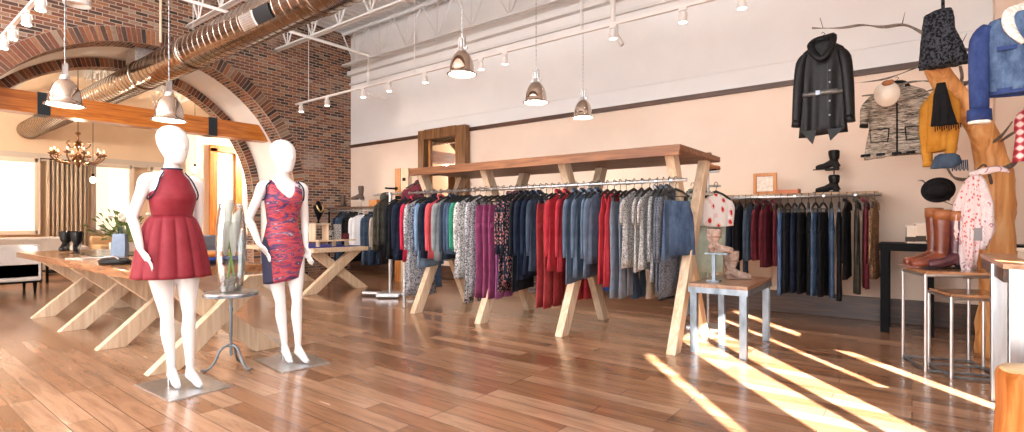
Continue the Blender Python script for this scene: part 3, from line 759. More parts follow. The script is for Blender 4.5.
for s_ in spec:
    if s_[4] is None: tot[s_[2]] = tot.get(s_[2], 0)+1
NM = {'plum': 'plum trousers', 'navy': 'plain navy jacket right of the flowered tops', 'trred': 'brick red slim trousers', 'bluegrey': 'blue-grey jacket right of the red jackets', 'animal': 'black and white speckled top'}
placed = []
for px, kd, mk, yb, lb in spec:
    X = at(px, 230, Y=4.58).x
    if placed and X-placed[-1] < .045: X = placed[-1]+.045
    X = min(X, -1.74 if px > 671 else -1.8); placed.append(X)
    d = FX*X+FY*4.62
    L = 1.56-(CH-(yb-HY)*d/F)
    if lb is None:
        k = cnt.get(mk, 0); cnt[mk] = k+1
        lb = '%s, %s of %d counted rightward' % (NM[mk], ORD[k], tot[mk])
    th = .015
    kw = {}
    if mk == 'animal': kw['slv'] = .28
    garment(kd, FB[mk], max(.55, min(1.38, L)), (X, 4.76, 1.576), PI/2+rnd(-.14, .14)+(-.35 if kd == 'S' and px > 671 else 0), lb, G1, th=th, **kw)
G2 = 'clothes hanging on the rear rail of the timber rack'
spec = [(424,'T','denim_mid',290,'mid blue jeans showing below the coral cardigan'),(436,'B','denim_light',262,'pale blue denim top on the rear rail behind the coral cardigan'),
(470,'T','olive',300,'dark olive trousers on the rear rail behind the plum trousers'),(505,'B','dark',285,'dark top on the rear rail behind the flowered tops'),(522,'B','pinkred',285,'red top peeping out below the navy jackets'),(532,'B','navywhite',294,'navy and white banded top under the navy jackets'),
(549,'T','denim_mid',299,'blue jeans showing beneath the red trousers'),(562,'D','trred',300,'dull red long dress below the red jackets'),(577,'S','red',300,'red skirt hanging low beneath the blue-grey jackets'),
(589,'T','red',300,'red trousers hanging low beneath the blue-grey jackets'),(603,'T','cobalt',292,'cobalt blue trousers below the red vests'),(632,'T','denim',300,'dark jeans below the speckled tops'),
(648,'T','beige',300,'beige trousers seen under the speckled tops'),(660,'T','black',302,'black trousers under the charcoal coats'),(684,'T','denim_light',318,'pale blue jeans hanging behind the crossed end legs')]
last = -9
for px, kd, mk, yb, lb in spec:
    X = at(px, 230, Y=5.32).x
    for q in TX:
        if abs(X-q) < .13: X = q+math.copysign(.14, X-q)
    if X-last < .06: X = last+.06
    if px == 684: X = -1.89
    last = X; d = FX*X+FY*5.35
    L = 1.46-(CH-(yb-HY)*d/F)
    garment(kd, FB[mk], max(.6, min(1.3, L)), (X, 5.5, 1.475), PI/2+rnd(-.08, .08), lb, G2, th=.03)

# back wall rail: shelf, pipe, trousers
t = thing('wall_clothes_rail', 'long pipe rail under a thin wooden shelf on the back wall', 'clothes rail', (-1.5, 7.1, 1.42))
MB().box((-1.55, 7.2, 1.495), (2.5, .52, .03), bev=.004).build('shelf', wood('rail_shelf_wood', (.3, .17, .09), (.45, .28, .16), (.58, .4, .25), 'X'), t, world=True)
rail(-2.9, -.26, 6.92, 1.47, t, .3, .02)
for X in (-.5, -1.6, -2.7): MB().tube([(X, 6.92, 1.465), (X, 7.47, 1.465)], .013, 8).build('bracket', M_galv, t, world=True)
G3 = 'clothes hanging on the back wall rail'
sp = [(731,'B','slate',290),(737,'B','dark',262),(743,'T','slate',292),(749,'B','slate2',262),(756,'J','maroon',262),(765,'J','maroon',268),(773,'J','maroon',268),
(779,'T','denim_mid',296),(786,'T','dark',294),(793,'T','navy',294),(800,'T','black',295),(807,'T','black',296),(814,'T','denim',297),(822,'T','black',298),(830,'T','denim',299),(838,'T','black',302),
(846,'J','black',280),(856,'J','olive',296),(865,'J','maroon',290),(874,'J','brown',280)]
lbs = ['dark slate top behind the red and white blouse','near black top, second on the wall rail beside the blouse','slate trousers on the wall rail left of the maroon cardigans','dull blue top touching the first maroon cardigan',
'maroon cardigan, first of the three above the table corner','maroon cardigan, middle of the three adjoining','maroon cardigan nearest the bright blue jeans','bright mid blue jeans beside the maroon cardigans',
'charcoal black trousers directly right of the bright blue jeans','navy trousers, second right of the bright blue jeans','black trousers hanging left of centre of the dark row, first black pair','black trousers, second black pair beside the dark jeans',
'dark blue jeans hanging under the orange tray','black trousers between the two dark jeans','dark blue jeans hanging below the shelf-top boots','black trousers, last pair before the black cardigan',
'black cardigan directly right of the last trousers','dark olive grey cardigan with a long pointed hem','dark maroon and black cardigan near the pipe end','brown tweed wrap on the very end of the wall pipe']
for (px, kd, mk, yb), lb in zip(sp, lbs):
    X = at(px, 230, Y=6.8).x; d = FX*X+FY*6.85
    L = 1.47-(CH-(yb-HY)*d/F)
    garment(kd, FB[mk], max(.5, min(1.25, L)), (X, 6.92, 1.488), PI/2+rnd(-.18, .18), lb, G3, th=.024 if kd == 'T' else .017, w=.86)

# corner rail at the brick wall
t = thing('corner_clothes_rail', 'dark pipe clothes rail in the corner beside the brick wall', 'clothes rail', (-9.5, 6.9, 0))
MB().box((-9.35, 6.95, 1.47), (2.3, .4, .03)).build('shelf', M_dkwood, t, world=True)
rail(-10.45, -8.25, 6.8, 1.41, t, .12, .018)
for X in (-10.45, -8.25):
    MB().tube([(X, 6.8, 1.46), (X, 6.8, 0)], .018).build('post', M_black, t, world=True)
G4 = 'clothes hanging on the corner rail'
sp = [(335,'J','navy',265,'navy jacket nearest the brick wall'),(338,'J','slate2',262,'dull blue jacket second from the brick wall'),(342,'T','black',262,'black trousers, first dark piece right of the blue corner jacket'),(345,'J','black',262,'black jacket in the middle of the dark corner pieces'),(349,'J','black',262,'black jacket touching the white blouse'),
(354,'J','white',250,'long white blouse on the corner rail beside the brick'),(364,'J','slate2',266,'faded blue denim jacket right of the white blouse'),(368,'T','denim',266,'dark jeans right of the faded denim jacket'),(372,'J','beige',250,'beige cardigan on the corner rail'),(376,'J','olive',252,'olive brown jacket on the corner rail'),(380,'T','black',264,'black trousers at the open end of the corner rail'),(384,'J','dark',264,'near black coat at the open end of the corner rail')]
for px, kd, mk, yb, lb in sp:
    X = at(px, 230, Y=6.62).x; d = FX*X+FY*6.7; L = 1.41-(CH-(yb-HY)*d/F)
    rz = PI/2-.5 if mk == 'white' else PI/2+rnd(-.1, .1)
    garment(kd, FB[mk], max(.6, min(1.2, L)), (X, 6.8, 1.425), rz, lb, G4)

# freestanding base with short posts, and hooded jacket
t = thing('garment_stand', 'low galvanised two-post garment stand behind the left end of the timber rack', 'stand', (-6.5, 5.3, 0))
c = Vector((-6.42, 5.25, 0))
for s_ in (-.045, .045):
    MB().tube([(c.x+s_, c.y-s_, .06), (c.x+s_, c.y-s_, 1.62)], .022, 10).build('post', M_galv, t, world=True)
for dx, dy in ((.42, .2), (-.42, -.2)):
    MB().tube([(c.x-dx, c.y-dy, .05), (c.x, c.y, .05)], .03, 10).build('foot_bar', M_galv, t, world=True)
MB().box((c.x, c.y, .05), (.34, .34, .05), rz=.6).build('base_plate', M_galv, t, world=True)
MB().tube([(c.x-.4, c.y, 1.6), (c.x+.4, c.y, 1.6)], .018, 10).build('arm', M_galv, t, world=True)
garment('J', FB['olive'], .8, (-6.5, 5.25, 1.612), 1.45, 'dark olive hooded anorak on the low stand, left of the navy jacket', 'coats on the low stand', hood=True, w=.9, th=.045)
garment('J', FB['dark'], 1.0, (-6.22, 5.25, 1.612), 1.5, 'long near black coat half hidden behind the hooded anorak', 'coats on the low stand', w=1.0, th=.04)
garment('J', FB['maroon'], .55, (-5.3, 4.82, 1.79), .45, 'dark maroon top on black hanger at the shelf left corner', 'clothes hung from shelf corner')

# tall display post with peg, mirror
pq = at(403, 205, Y=6.7)
t = thing('display_post', 'tall orange and pale timber display post with a dark peg', 'post', (pq.x, pq.y, 0))
MB().box((pq.x-.1, pq.y, 1.1), (.16, .1, 2.2), bev=.004).build('board', M_orange, t, world=True)
b2 = MB().box((pq.x+.09, pq.y, 1.1), (.2, .1, 2.19), bev=.004).build('board', M_pine, t, world=True); b2['label'] = 'pale pine board'
zz = at(388, 189, Y=6.6).z
MB().tube([(pq.x-.13, pq.y-.05, zz), (pq.x-.16, pq.y-.3, zz)], .018).build('peg', M_black, t, world=True)
MB().ball((pq.x-.13, pq.y-.06, zz), .035).build('knob', M_black, t, world=True)
MB().box((pq.x+.1, pq.y-.06, 1.98), (.06, .03, .06)).build('catch', M_black, t, world=True)
mx0, mx1 = at(421, 160, Y=7.4).x, at(468, 160, Y=7.4).x; mc = (mx0+mx1)/2; mw = mx1-mx0
t = thing('wall_mirror', 'heavy antique wood framed mirror on the back wall above the timber shelf', 'mirror', (mc, 7.4, 1.25))
for s_, ww in ((-1, .17), (1, .24)): MB().box((mc+s_*(mw/2-ww/2), 7.38, 2.13), (ww, .14, 1.8), bev=.012).build('stile', M_frame, t, world=True)
for zz in (2.94, 1.33): MB().box((mc-.035, 7.37, zz), (mw-.41, .12, .2), bev=.012).build('rail', M_frame, t, world=True)
MB().box((mc-.035, 7.36, 2.13), (mw-.48, .06, .04)).build('mullion', M_frame, t, world=True)
for s_ in (-1, 1): MB().box((mc-.035+s_*(mw/2-.28), 7.42, 2.13), (.05, .04, 1.45)).build('inner_bead', M_orange, t, world=True)
MB().box((mc-.035, 7.44, 2.13), (mw-.4, .012, 1.5)).build('mirror_glass', mat('mirror', (.45, .42, .4), .03, 1), t, world=True)

# ------------------------------------------------------------ footwear
def boot(label, loc, rz, h, m, sole, group, tall=.05, heelh=.03, name='boot', cuff=None, s=1.0, open_top=True, toe=.12, strap=None):
    t = thing(name, label, 'boot', loc, rz, group); b = MB()
    sh = tall
    b.rings([(0, 0, .05*s, .042*s, .034*s), (0, 0, .1*s, .04*s, .034*s), (-.004, 0, h*.45+.03, sh*.95, sh*.85), (0, 0, h*.8, sh*1.08, sh), (0, 0, h, sh*1.1, sh*1.02)], 20)
    b.rings([(-.02*s, 0, heelh, .055*s, .036*s), (.0, 0, heelh+.03, .06*s, .037*s), (0, 0, .1*s, .042*s, .034*s)], 18)
    # foot from instep to toe
    pts = [(-.005*s, 0, .09*s), (.045*s, 0, .066*s), (.095*s, 0, .046*s), (.14*s, 0, .038*s), (.14*s+toe*.45, 0, .032*s)]
    b.tube(pts, [.044*s, .042*s, .037*s, .035*s, .024*s], 16, flat=1.12, smooth=3)
    b.build('upper', m, t, remesh=.007)
    so = MB(); M_ = Matrix.Translation((0, 0, 0))
    out = [(-.06, 0), (-.05, .028), (-.01, .032), (.04, .027), (.1, .036), (.16, .03), (.16+toe*.55, 0), (.16, -.03), (.1, -.036), (.04, -.027), (-.01, -.032), (-.05, -.028)]
    so.prism([(x*s, y*s) for x, y in out], .012, Matrix.Translation((0, 0, .004)))
    so.build('sole', sole, t)
    he = MB().rings([(-.025*s, 0, 0, .03*s, .028*s), (-.022*s, 0, heelh+.012, .036*s, .032*s)], 14); he.build('heel', sole, t)
    if strap:
        MB().rings([(0, 0, .085*s, .046*s, .04*s), (0, 0, .085*s+.014, .046*s, .04*s)], 18, (False, False)).build('strap', strap, t, smooth=True, solid=.005)
        MB().rings([(0, 0, h*.62, sh*1.08, sh*.98), (0, 0, h*.62+.014, sh*1.09, sh*.99)], 18, (False, False)).build('strap', strap, t, smooth=True, solid=.005)
        MB().tube([(.05*s, -.037*s, .05*s), (.02*s, -.042*s, .08*s), (.0, -.045*s, .1*s)], .004, 6).build('stitching', strap, t)
    if cuff:
        MB().rings([(0, 0, h-.05*s-.02, sh*1.16, sh*1.08), (0, 0, h+.004, sh*1.18, sh*1.1)], 20, caps=(False, False)).build('cuff', cuff, t, smooth=True, solid=.008)
    MB().rings([(0, 0, h-.01, sh*.9, sh*.84), (0, 0, h+.006, sh*.92, sh*.86)], 18).build('opening', M_black, t)
    return t
L_black = noisy('black_leather', (.003, .003, .0035), (.008, .008, .009), 20, .45, spec=.22)
L_tan = noisy('blush_suede', (.2, .13, .1), (.48, .36, .3), 26, .7, bmp=.5)
L_strap = noisy('strap_leather', (.2, .11, .08), (.32, .2, .15), 20, .6)
L_brown = noisy('cognac_leather', (.09, .018, .008), (.22, .05, .02), 9, .3, coat=.3)
L_cuff = noisy('tan_leather', (.25, .08, .025), (.38, .15, .055), 10, .5)
L_dk = noisy('dark_brown_leather', (.05, .03, .022), (.12, .07, .05), 12, .5)
L_ox = noisy('oxblood_leather', (.05, .012, .02), (.1, .03, .04), 12, .25, coat=.4)

# small steel legged table with wood top and the blush boots
t = thing('side_table', 'square steel legged side table with wooden top holding blush boots', 'table', (-1.35, 5.16, 0))
MB().box((-1.35, 5.16, .605), (.5, .94, .035), bev=.004).build('table_top', wood('walnut_top', (.16, .08, .045), (.28, .15, .08), (.38, .22, .13), 'Y', .35, coat=.3), t, world=True)
mb = MB()
for s_ in (-1, 1):
    mb.box((-1.35+s_*.235, 5.16, .565), (.035, .94, .05)); mb.box((-1.35, 5.16+s_*.455, .565), (.44, .035, .05))
mb.build('apron', M_rawst, t, world=True)
for X in (-1.56, -1.14):
    for Y in (4.73, 5.59): MB().box((X, Y, .29), (.06, .06, .58), bev=.004).build('leg', M_rawst, t, world=True)
boot('blush ankle boot standing directly on the side table top', at(731, 279, Z=.625), .45, .27, L_tan, L_strap, 'blush ankle boots', tall=.066, heelh=.045, s=.88, strap=L_strap)
bp_ = at(714, 281, Z=.625)
t = thing('boot_riser', 'short steel riser post holding the upper blush boot', 'stand', bp_)
MB().box(bp_+Vector((0, 0, .006)), (.11, .11, .012)).build('base_plate', M_rawst, t, world=True)
MB().box(bp_+Vector((0, 0, .13)), (.03, .03, .24)).build('post', M_rawst, t, world=True)
MB().box(bp_+Vector((0.03, 0, .256)), (.2, .09, .012)).build('platform', M_rawst, t, world=True)
boot('blush ankle boot raised on the short riser post', bp_+Vector((.0, 0, .264)), .45, .22, L_tan, L_strap, 'blush ankle boots', tall=.062, heelh=.04, s=.8, strap=L_strap)

# T stand with sage coats and the red-white blouse
T0 = Vector((-1.62, 5.92, 0)); T0 = at(708, 327, Z=0)
t = thing('tee_stand', 'slim steel tee stand behind the side table holding sage coats', 'stand', T0)
MB().tube([(T0.x, T0.y, 0), (T0.x, T0.y, 1.72)], .014, 10).build('pole', M_galv, t, world=True)
MB().box((T0.x, T0.y, .01), (.36, .36, .02)).build('base_plate', M_galv, t, world=True)
ax = Vector((.79, .61, 0))
MB().tube([Vector((T0.x, T0.y, 1.57))-ax*.14, Vector((T0.x, T0.y, 1.57))+ax*.14], .014, 10).build('arm', M_galv, t, world=True)
MB().box((T0.x+.03, T0.y, 1.725), (.16, .1, .012)).build('platform', M_galv, t, world=True)
boot('tiny tan ankle boot on top of the tee stand by the timber shelf end', (T0.x, T0.y, 1.732), -.5, .2, L_cuff, M_black, 'boots on the tee stand', tall=.04, s=.8)
for k, (o_, lb) in enumerate(((-.17, 'long sage green coat, rear one against the pale crossed leg'), (-.03, 'long sage green coat, front one behind the red and white blouse'))):
    p = Vector((T0.x, T0.y, 1.588))+ax*o_
    garment('J', FB['sage'], 1.05-.08*k, p, .95-.1*k, lb, 'clothes on the tee stand', th=.04, w=1.0)
p = Vector((T0.x, T0.y, 1.588))+ax*.1+Vector((.02, -.1, 0))
garment('B', FB['redwhite'], .46, p, 1.0, 'white blouse with red flowers on the end of the tee stand', 'clothes on the tee stand', th=.045, slv=.3)
garment('J', FB['brown'], .9, (-1.55, 5.5, 1.475), 1.3, 'dark green patterned brown coat between sage coat and crossed legs', G2) if False else None

# shelf items on wall rail
p = at(765, 194, Y=7.1); p.z = 1.51
t = thing('picture_frame', 'honey wood picture frame with pale print on the wall shelf', 'picture frame', p)
w_, h_ = .27, .27
for s_ in (-1, 1):
    MB().box((p.x+s_*(w_/2-.02), p.y, p.z+h_/2), (.04, .03, h_), bev=.004).build('stile', M_orange, t, world=True)
    MB().box((p.x, p.y, p.z+h_/2+s_*(h_/2-.02)), (w_-.08, .03, .04), bev=.004).build('rail', M_orange, t, world=True)
MB().box((p.x, p.y+.005, p.z+h_/2), (w_-.07, .01, h_-.07)).build('print', noisy('pale_print', (.85, .8, .72), (.6, .5, .42), 25, .6, bmp=0), t, world=True)
p = at(788, 194, Y=7.08); p.z = 1.51
t = thing('leather_tray', 'low orange red leather tray next to the picture frame', 'tray', p)
mo = mat('orange_leather', (.5, .13, .03), .4)
mb = MB(); mb.box((p.x, p.y, p.z+.008), (.24, .18, .016)); mb.build('tray_base', mo, t, world=True)
mb = MB()
for s_ in (-1, 1): mb.box((p.x+s_*.12, p.y, p.z+.03), (.012, .18, .05)); mb.box((p.x, p.y+s_*.09, p.z+.026), (.24, .012, .04))
mb.build('tray_rim', mo, t, world=True)
p = at(834, 193, Y=7.08); p.z = 1.51
boot('black buckled ankle boot standing on the wall shelf', p, PI-.2, .2, L_black, L_black, 'black boots on the wall shelf', tall=.055, s=1.0, name='boot')
p2 = at(834, 193, Y=7.2); p2.z = 1.51
t = thing('boot_riser', 'thin black riser rod on the wall shelf under the upper black boot', 'stand', p2)
MB().box((p2.x, p2.y, p2.z+.005), (.09, .09, .01)).build('base_plate', M_black, t, world=True)
MB().tube([(p2.x, p2.y, p2.z), (p2.x, p2.y, p2.z+.27)], .007).build('rod', M_black, t, world=True)
MB().box((p2.x-.02, p2.y, p2.z+.275), (.14, .08, .01)).build('platform', M_black, t, world=True)
boot('black buckled ankle boot raised on a rod above the wall shelf', (p2.x, p2.y, p2.z+.281), PI-.2, .22, L_black, L_black, 'black boots on the wall shelf', tall=.055, s=1.0)
# corner rail boots
for k, (px, raise_, lb) in enumerate(((343, 0, 'dark brown boot standing on the corner rail shelf'), (361, .14, 'dark brown boot raised on a rod over the corner rail'))):
    p = at(px, 208, Y=6.95); p.z = 1.487
    if raise_:
        t = thing('boot_riser', 'thin rod riser on the corner rail shelf', 'stand', p)
        MB().tube([p, p+Vector((0, 0, raise_))], .007).build('rod', M_galv, t, world=True)
        MB().box(p+Vector((0, 0, raise_)), (.14, .1, .012)).build('platform', M_galv, t, world=True)
        MB().box(p+Vector((0, 0, .005)), (.1, .1, .01)).build('base_plate', M_galv, t, world=True)
    boot(lb, p+Vector((0, 0, raise_+(.007 if raise_ else 0))), PI+.5 if raise_ else 2.2, .3 if raise_ else .27, L_dk, L_dk, 'dark boots on the corner rail', tall=.058, s=1.2)
p = at(375, 208, Y=6.95); p.z = 1.487
tag(MB().box(p+Vector((0, 0, .07)), (.26, .12, .14), bev=.006).build('storage_box', M_orange, None, world=True), 'small orange wooden box on the corner rail shelf', 'box')

# ------------------------------------------------------------ tables with crossed plank legs
def cross_table(name, label, origin, ang, L, W, H, xs, foot, grain='X'):
    t = thing(name, label, 'table', origin, ang)
    MB().box((-L/2, W/2, H-.035), (L, W, .07), bev=.006).build('table_top', M_tabtop if name == 'plank_table' else M_pinex, t)
    for x in xs:
        for (ya, yb, dx) in ((foot[0], W*.83, .05), (foot[1], W*.17, -.05)):
            MB().plank((x+dx, ya, 0), (x+dx, yb, H-.07), .15, .095).build('leg', M_pine, t, bevel=.004)
    return t
e0 = Vector((-4.93, 1.46, 0)); ang = 0.0; TL = 4.5
TBL = cross_table('plank_table', 'long honey plank table on slanted pale crossed legs, boots on it', e0, ang, TL, 1.03, .77, [.24, -1.02, -2.32, -3.6], (.09, .97))
MB().box((-1.9, .57, .5), (3.4, .07, .07)).build('stretcher', M_black, TBL)
tb = at(366, 248, Z=.74)
TB2 = cross_table('trestle_table', 'pale pine trestle table with blue cloth in front of the brick wall', Vector((-7.5, 4.6, 0)), .0, 2.3, 1.05, .74, [-.2, -1.9], (-.0, 1.08))
def onA(u, v, z=.77): return MW[TBL.name] @ Vector((u, v, z))
# on the trestle table
tag(MB().box((-8.45, 5.12, .745), (1.6, .98, .01)).build('table_cloth', fabric('indigo_cloth', 'plain', (.03, .03, .2), (.06, .06, .3)), None, world=True), 'indigo blue cloth lying on the pine trestle table', 'tablecloth')
rp = Vector((-7.85, 5.05, .75))
t = thing('display_riser', 'two-tier pale wood riser on the blue cloth', 'riser', rp)
MB().box(rp+Vector((0, .12, .1)), (.3, .72, .025)).build('lower_shelf', M_pine, t, world=True)
for y in (-.15, .15, .4): MB().tube([rp+Vector((0, y, 0)), rp+Vector((0, y, .09))], .035, 12).build('foot', M_pine, t, world=True)
MB().box(rp+Vector((0, -.13, .38)), (.22, .28, .02)).build('upper_shelf', M_pine, t, world=True)
for y in (-.25, -.01): MB().box(rp+Vector((0, y, .24)), (.18, .02, .26)).build('side_panel', M_pine, t, world=True)
nb = rp+Vector((0, -.14, .391))
t = thing('necklace_bust', 'black necklace bust on the top tier of the riser', 'bust', nb)
MB().rings([(0, 0, 0, .05, .06), (0, 0, .02, .012, .015), (0, 0, .06, .014, .02), (.01, 0, .13, .03, .05), (.015, 0, .2, .045, .085), (.0, 0, .27, .04, .1), (-.01, 0, .31, .03, .05), (-.01, 0, .37, .025, .03)], 24).build('bust_form', M_black, t, smooth=True)
MB().tube([(.03, -.055, .3), (.062, -.045, .24), (.07, 0, .19), (.062, .045, .24), (.03, .055, .3)], .012, 8, smooth=5).build('necklace', mat('gold_necklace', (.75, .55, .25), .3, 1), t, smooth=True)
for k, (dy, lb, mm) in enumerate(((.07, 'small patterned card stand beside the riser upper tier', 'bw'), (.22, 'tall speckled box on the lower tier of the riser', 'animal'), (.38, 'small dark red box at the end of the riser', 'maroon'))):
    hh = (.16, .26, .1)[k]
    tag(MB().box(rp+Vector((0, dy, .114+hh/2)), (.08, .1, hh), bev=.004).build('gift_box', FB[mm], None, world=True), lb, 'box', 'small boxes on the riser')

# on the long table
mt = tag(MB().box((0, 0, .004), (1.3, .55, .008)).build('display_mat', mat('gloss_black_mat', (.01, .01, .012), .12), None), 'glossy black mat under the ankle boots on the plank table', 'mat')
mt.location = onA(-3.0, .62); mt.rotation_euler = (0, 0, ang)
for k, (px, py, rz, lb) in enumerate(((66, 252, -.5, 'black ankle boot, rear one of the pair on the plank table'), (77, 252.5, -.3, 'black ankle boot, front one of the pair on the plank table'))):
    p = at(px, py-1, Z=.779); boot(lb, p, rz, .26, L_black, L_black, 'black ankle boots on the plank table', tall=.07, heelh=.05, s=.95)
random.seed(3)
for k, (u, v, r_, lb) in enumerate(((-2.2, .2, .3, 'white glossy magazine lying nearest the boots on the plank table'), (-1.65, .3, -.4, 'white glossy magazine lying near the black clutch'))):
    m_ = noisy('magazine_%d' % k, (.75, .74, .72), (.25, .2, .18), 7, .2, bmp=0)
    o = MB().box((0, 0, .005), (.3, .23, .01)); o = o.build('magazine', m_, None); o.location = onA(u, v, .771); o.rotation_euler = (0, 0, ang+r_)
    tag(o, lb, 'magazine', 'magazines on the plank table')
p = at(115, 264, Z=.771)
t = thing('clutch_bag', 'black patent clutch bag with silver clasp at the table near edge', 'bag', p, ang+.3)
MB().rings([(0, 0, 0, .17, .1), (0, 0, .03, .18, .11), (0, 0, .055, .15, .07)], 28).build('bag_body', L_black, t, smooth=True)
MB().tube([(-.14, -.06, .055), (0, -.02, .075), (.14, -.06, .055)], .006, 8, smooth=4).build('clasp', M_steel, t, smooth=True)
p = at(120, 256, Z=.771)
t = thing('gift_bag', 'grey-blue cloth tote standing behind the clutch bag', 'bag', p, ang)
MB().rings([(0, 0, 0, .16, .09), (0, 0, .12, .17, .09), (0, 0, .26, .165, .07)], 4).build('bag_body', fabric('bluegrey_canvas', 'plain', (.15, .2, .28), (.2, .26, .35)), t)
MB().tube([(-.06, 0, .25), (-.05, 0, .32), (.05, 0, .32), (.06, 0, .25)], .006, 6, smooth=4).build('handle', FB['slate'], t, smooth=True)
# stacked folded clothes beyond mannequins on the table
for k, (u, v, z, mk, lb) in enumerate(((-.5, .8, .771, 'dark', 'folded near black jeans at bottom of the stack at table end'), (-.5, .8, .806, 'cobalt', 'folded blue jeans on the stack at table end'), (-.5, .8, .841, 'orange', 'folded rust sweater on top of the stack at table end'))):
    m_ = FB[mk] if mk in FB else fabric('cloth_rust', 'plain', (.4, .13, .03), (.55, .22, .06))
    o = MB().box((0, 0, .017), (.42, .34, .034), bev=.012).build('folded_garment', m_, None, smooth=True); o.location = onA(u, v, z); o.rotation_euler = (0, 0, ang+.05*k)
    tag(o, lb, 'folded clothes', 'folded clothes on the plank table')

# ------------------------------------------------------------ mannequins
def finger(b, base, d1, d2, L, r=.0075):
    base = Vector(base); p1 = base+Vector(d1)*L*.5; p2 = p1+Vector(d2)*L*.5
    b.tube([base, p1, p2], [r*1.1, r, r*.75], 8); b.ball(p2, r*.8, 8, 5)
def arm(b, sh, el, wr, hd, side):
    sh, el, wr, hd = [(q[0], q[1]-side*.02, q[2]) for q in (sh, el, wr, hd)]
    sh, el, wr, hd = Vector(sh), Vector(el), Vector(wr), Vector(hd)
    b.tube([sh+Vector((0, -side*.05, .02)), sh, sh.lerp(el, .35), el, el.lerp(wr, .3), wr], [.04, .046, .038, .032, .033, .021], 14, smooth=4)
    d = (hd-wr).normalized(); n = Vector((0, side, 0)); f = Vector((1, 0, 0)); f = (f-d*f.dot(d)).normalized(); n = d.cross(f)*(1 if side > 0 else -1)
    # palm: width along f, thickness along n
    for k in (-1.5, -.5, .5, 1.5):
        a = wr+f*k*.008; c = wr+d*.085+f*k*.0205
        b.tube([a, (a+c)/2, c], [.016, .0135, .0105], 8)
        L_ = .078 if abs(k) < 1 else (.066 if k < 0 else .072)
        finger(b, c, (d+f*k*.09+n*(-.12)).normalized(), (d+f*k*.06-n*(.42-.05*k)).normalized(), L_)
    th = wr+d*.03+f*.022
    b.tube([wr+d*.01+f*.01, th, th+(d*.6+f*.75).normalized()*.04, th+(d*.9+f*.45).normalized()*.075], [.014, .013, .010, .007], 8)
def leg(b, s_, fwd, yk, ya):
    hip = Vector((0, s_*.088, .9)); kn = Vector((fwd*.55+.02, s_*yk, .51)); an = Vector((fwd-.015, s_*ya, .125))
    b.tube([hip, hip.lerp(kn, .35), hip.lerp(kn, .75), kn, kn.lerp(an, .3)+Vector((-.015, 0, 0)), kn.lerp(an, .7), an], [.084, .076, .052, .041, .045, .031, .0235], 18, smooth=4)
    b.tube([an, an+Vector((-.025, 0, -.035))], [.028, .024], 12); b.ball(an+Vector((-.028, 0, -.04)), .026, 12, 8)
    b.tube([an+Vector((0, 0, 0)), an+Vector((.035, s_*.004, -.035)), an+Vector((.09, s_*.01, -.082)), an+Vector((.135, s_*.014, -.1))], [.028, .029, .028, .016], 14, flat=1.15, smooth=4)
    b.tube([an+Vector((-.03, 0, -.05)), an+Vector((.04, s_*.005, -.075)), an+Vector((.1, s_*.01, -.098))], [.02, .018, .02], 12, smooth=3)
def mannequin(name, label, loc, rz, armL, armR, head_turn, legs, lean=.06):
    t = thing(name, label, 'mannequin', loc, rz, 'white egg-headed mannequins')
    b = MB()
    b.rings([(x_, y_, z_, rx_, ry_*(.87 if z_ < 1.5 else 1)) for x_, y_, z_, rx_, ry_ in [(0, 0, .83, .06, .1), (0, 0, .88, .1, .155), (-.005, 0, .95, .115, .178), (-.002, 0, 1.03, .1, .158), (0, 0, 1.15, .08, .12), (.005, 0, 1.24, .09, .135), (.015, 0, 1.33, .108, .15), (.012, 0, 1.38, .102, .158), (0, 0, 1.44, .08, .17), (-.008, 0, 1.49, .062, .155), (-.01, 0, 1.515, .052, .09), (-.008, 0, 1.54, .046, .055), (.0, 0, 1.6, .043, .045), (.004, 0, 1.66, .045, .045)]], 28)
    for s_ in (-1, 1): b.ball((.07, s_*.06, 1.345), (.048, .055, .058))
    # egg head, turned
    ca, sa = cos(head_turn), sin(head_turn)
    hs = [(.045, 1.575, .022, .02), (.04, 1.59, .055, .045), (.032, 1.625, .075, .063), (.02, 1.67, .095, .08), (.008, 1.72, .107, .092), (.0, 1.77, .106, .095), (-.006, 1.81, .088, .082), (-.01, 1.84, .055, .052), (-.01, 1.852, .02, .02)]
    h = MB(); h.rings([(x, 0, z, rx, ry) for x, z, rx, ry in hs], 28)
    h.tube([(.1, 0, 1.73), (.118, 0, 1.69), (.103, 0, 1.672)], [.006, .014, .01], 8)   # faint nose ridge
    b.add([Vector((v.x*ca-v.y*sa, v.x*sa+v.y*ca, v.z)) for v in h.v], h.f)
    arm(b, *armL, 1); arm(b, *armR, -1)
    leg(b, 1, *legs[0]); leg(b, -1, *legs[1])
    for v in b.v:
        if v.z < .95: v.y += lean*(.95-v.z)/.95
    b.build('body', M_skin, t, remesh=.0065)
    return t
def plate(t, w, d, x, y, heel):
    MB().box((x, y, .006), (d, w, .012), bev=.003).build('base_plate', M_steel, t)
    MB().tube([(heel[0], heel[1], .012), (heel[0], heel[1], .1)], .006, 8).build('support_rod', M_steel, t)
def ringed(secs, n, fn, name, m, t, solid=.004, **kw):
    mb = MB(); mb.rings(secs, n, (False, False), fn); return mb.build(name, m, t, smooth=True, solid=solid, **kw)
M1 = mannequin('mannequin', 'white mannequin in the burgundy pleated dress', (-4.12, 1.44, 0), .02,
    ((-.0, .18, 1.455), (-.06, .215, 1.18), (-.13, .2, .95), (-.14, .19, .86)),
    ((-.0, -.18, 1.455), (-.03, -.245, 1.21), (.08, -.235, .99), (.12, -.2, .9)), .3, ((.07, .058, .04), (-.04, .058, .035)))
plate(M1, .4, .6, .0, .07, (-.085, .01))
M_burg = fabric('burgundy_scuba', 'plain', (.2, .016, .028), (.26, .028, .042), rough=.6)
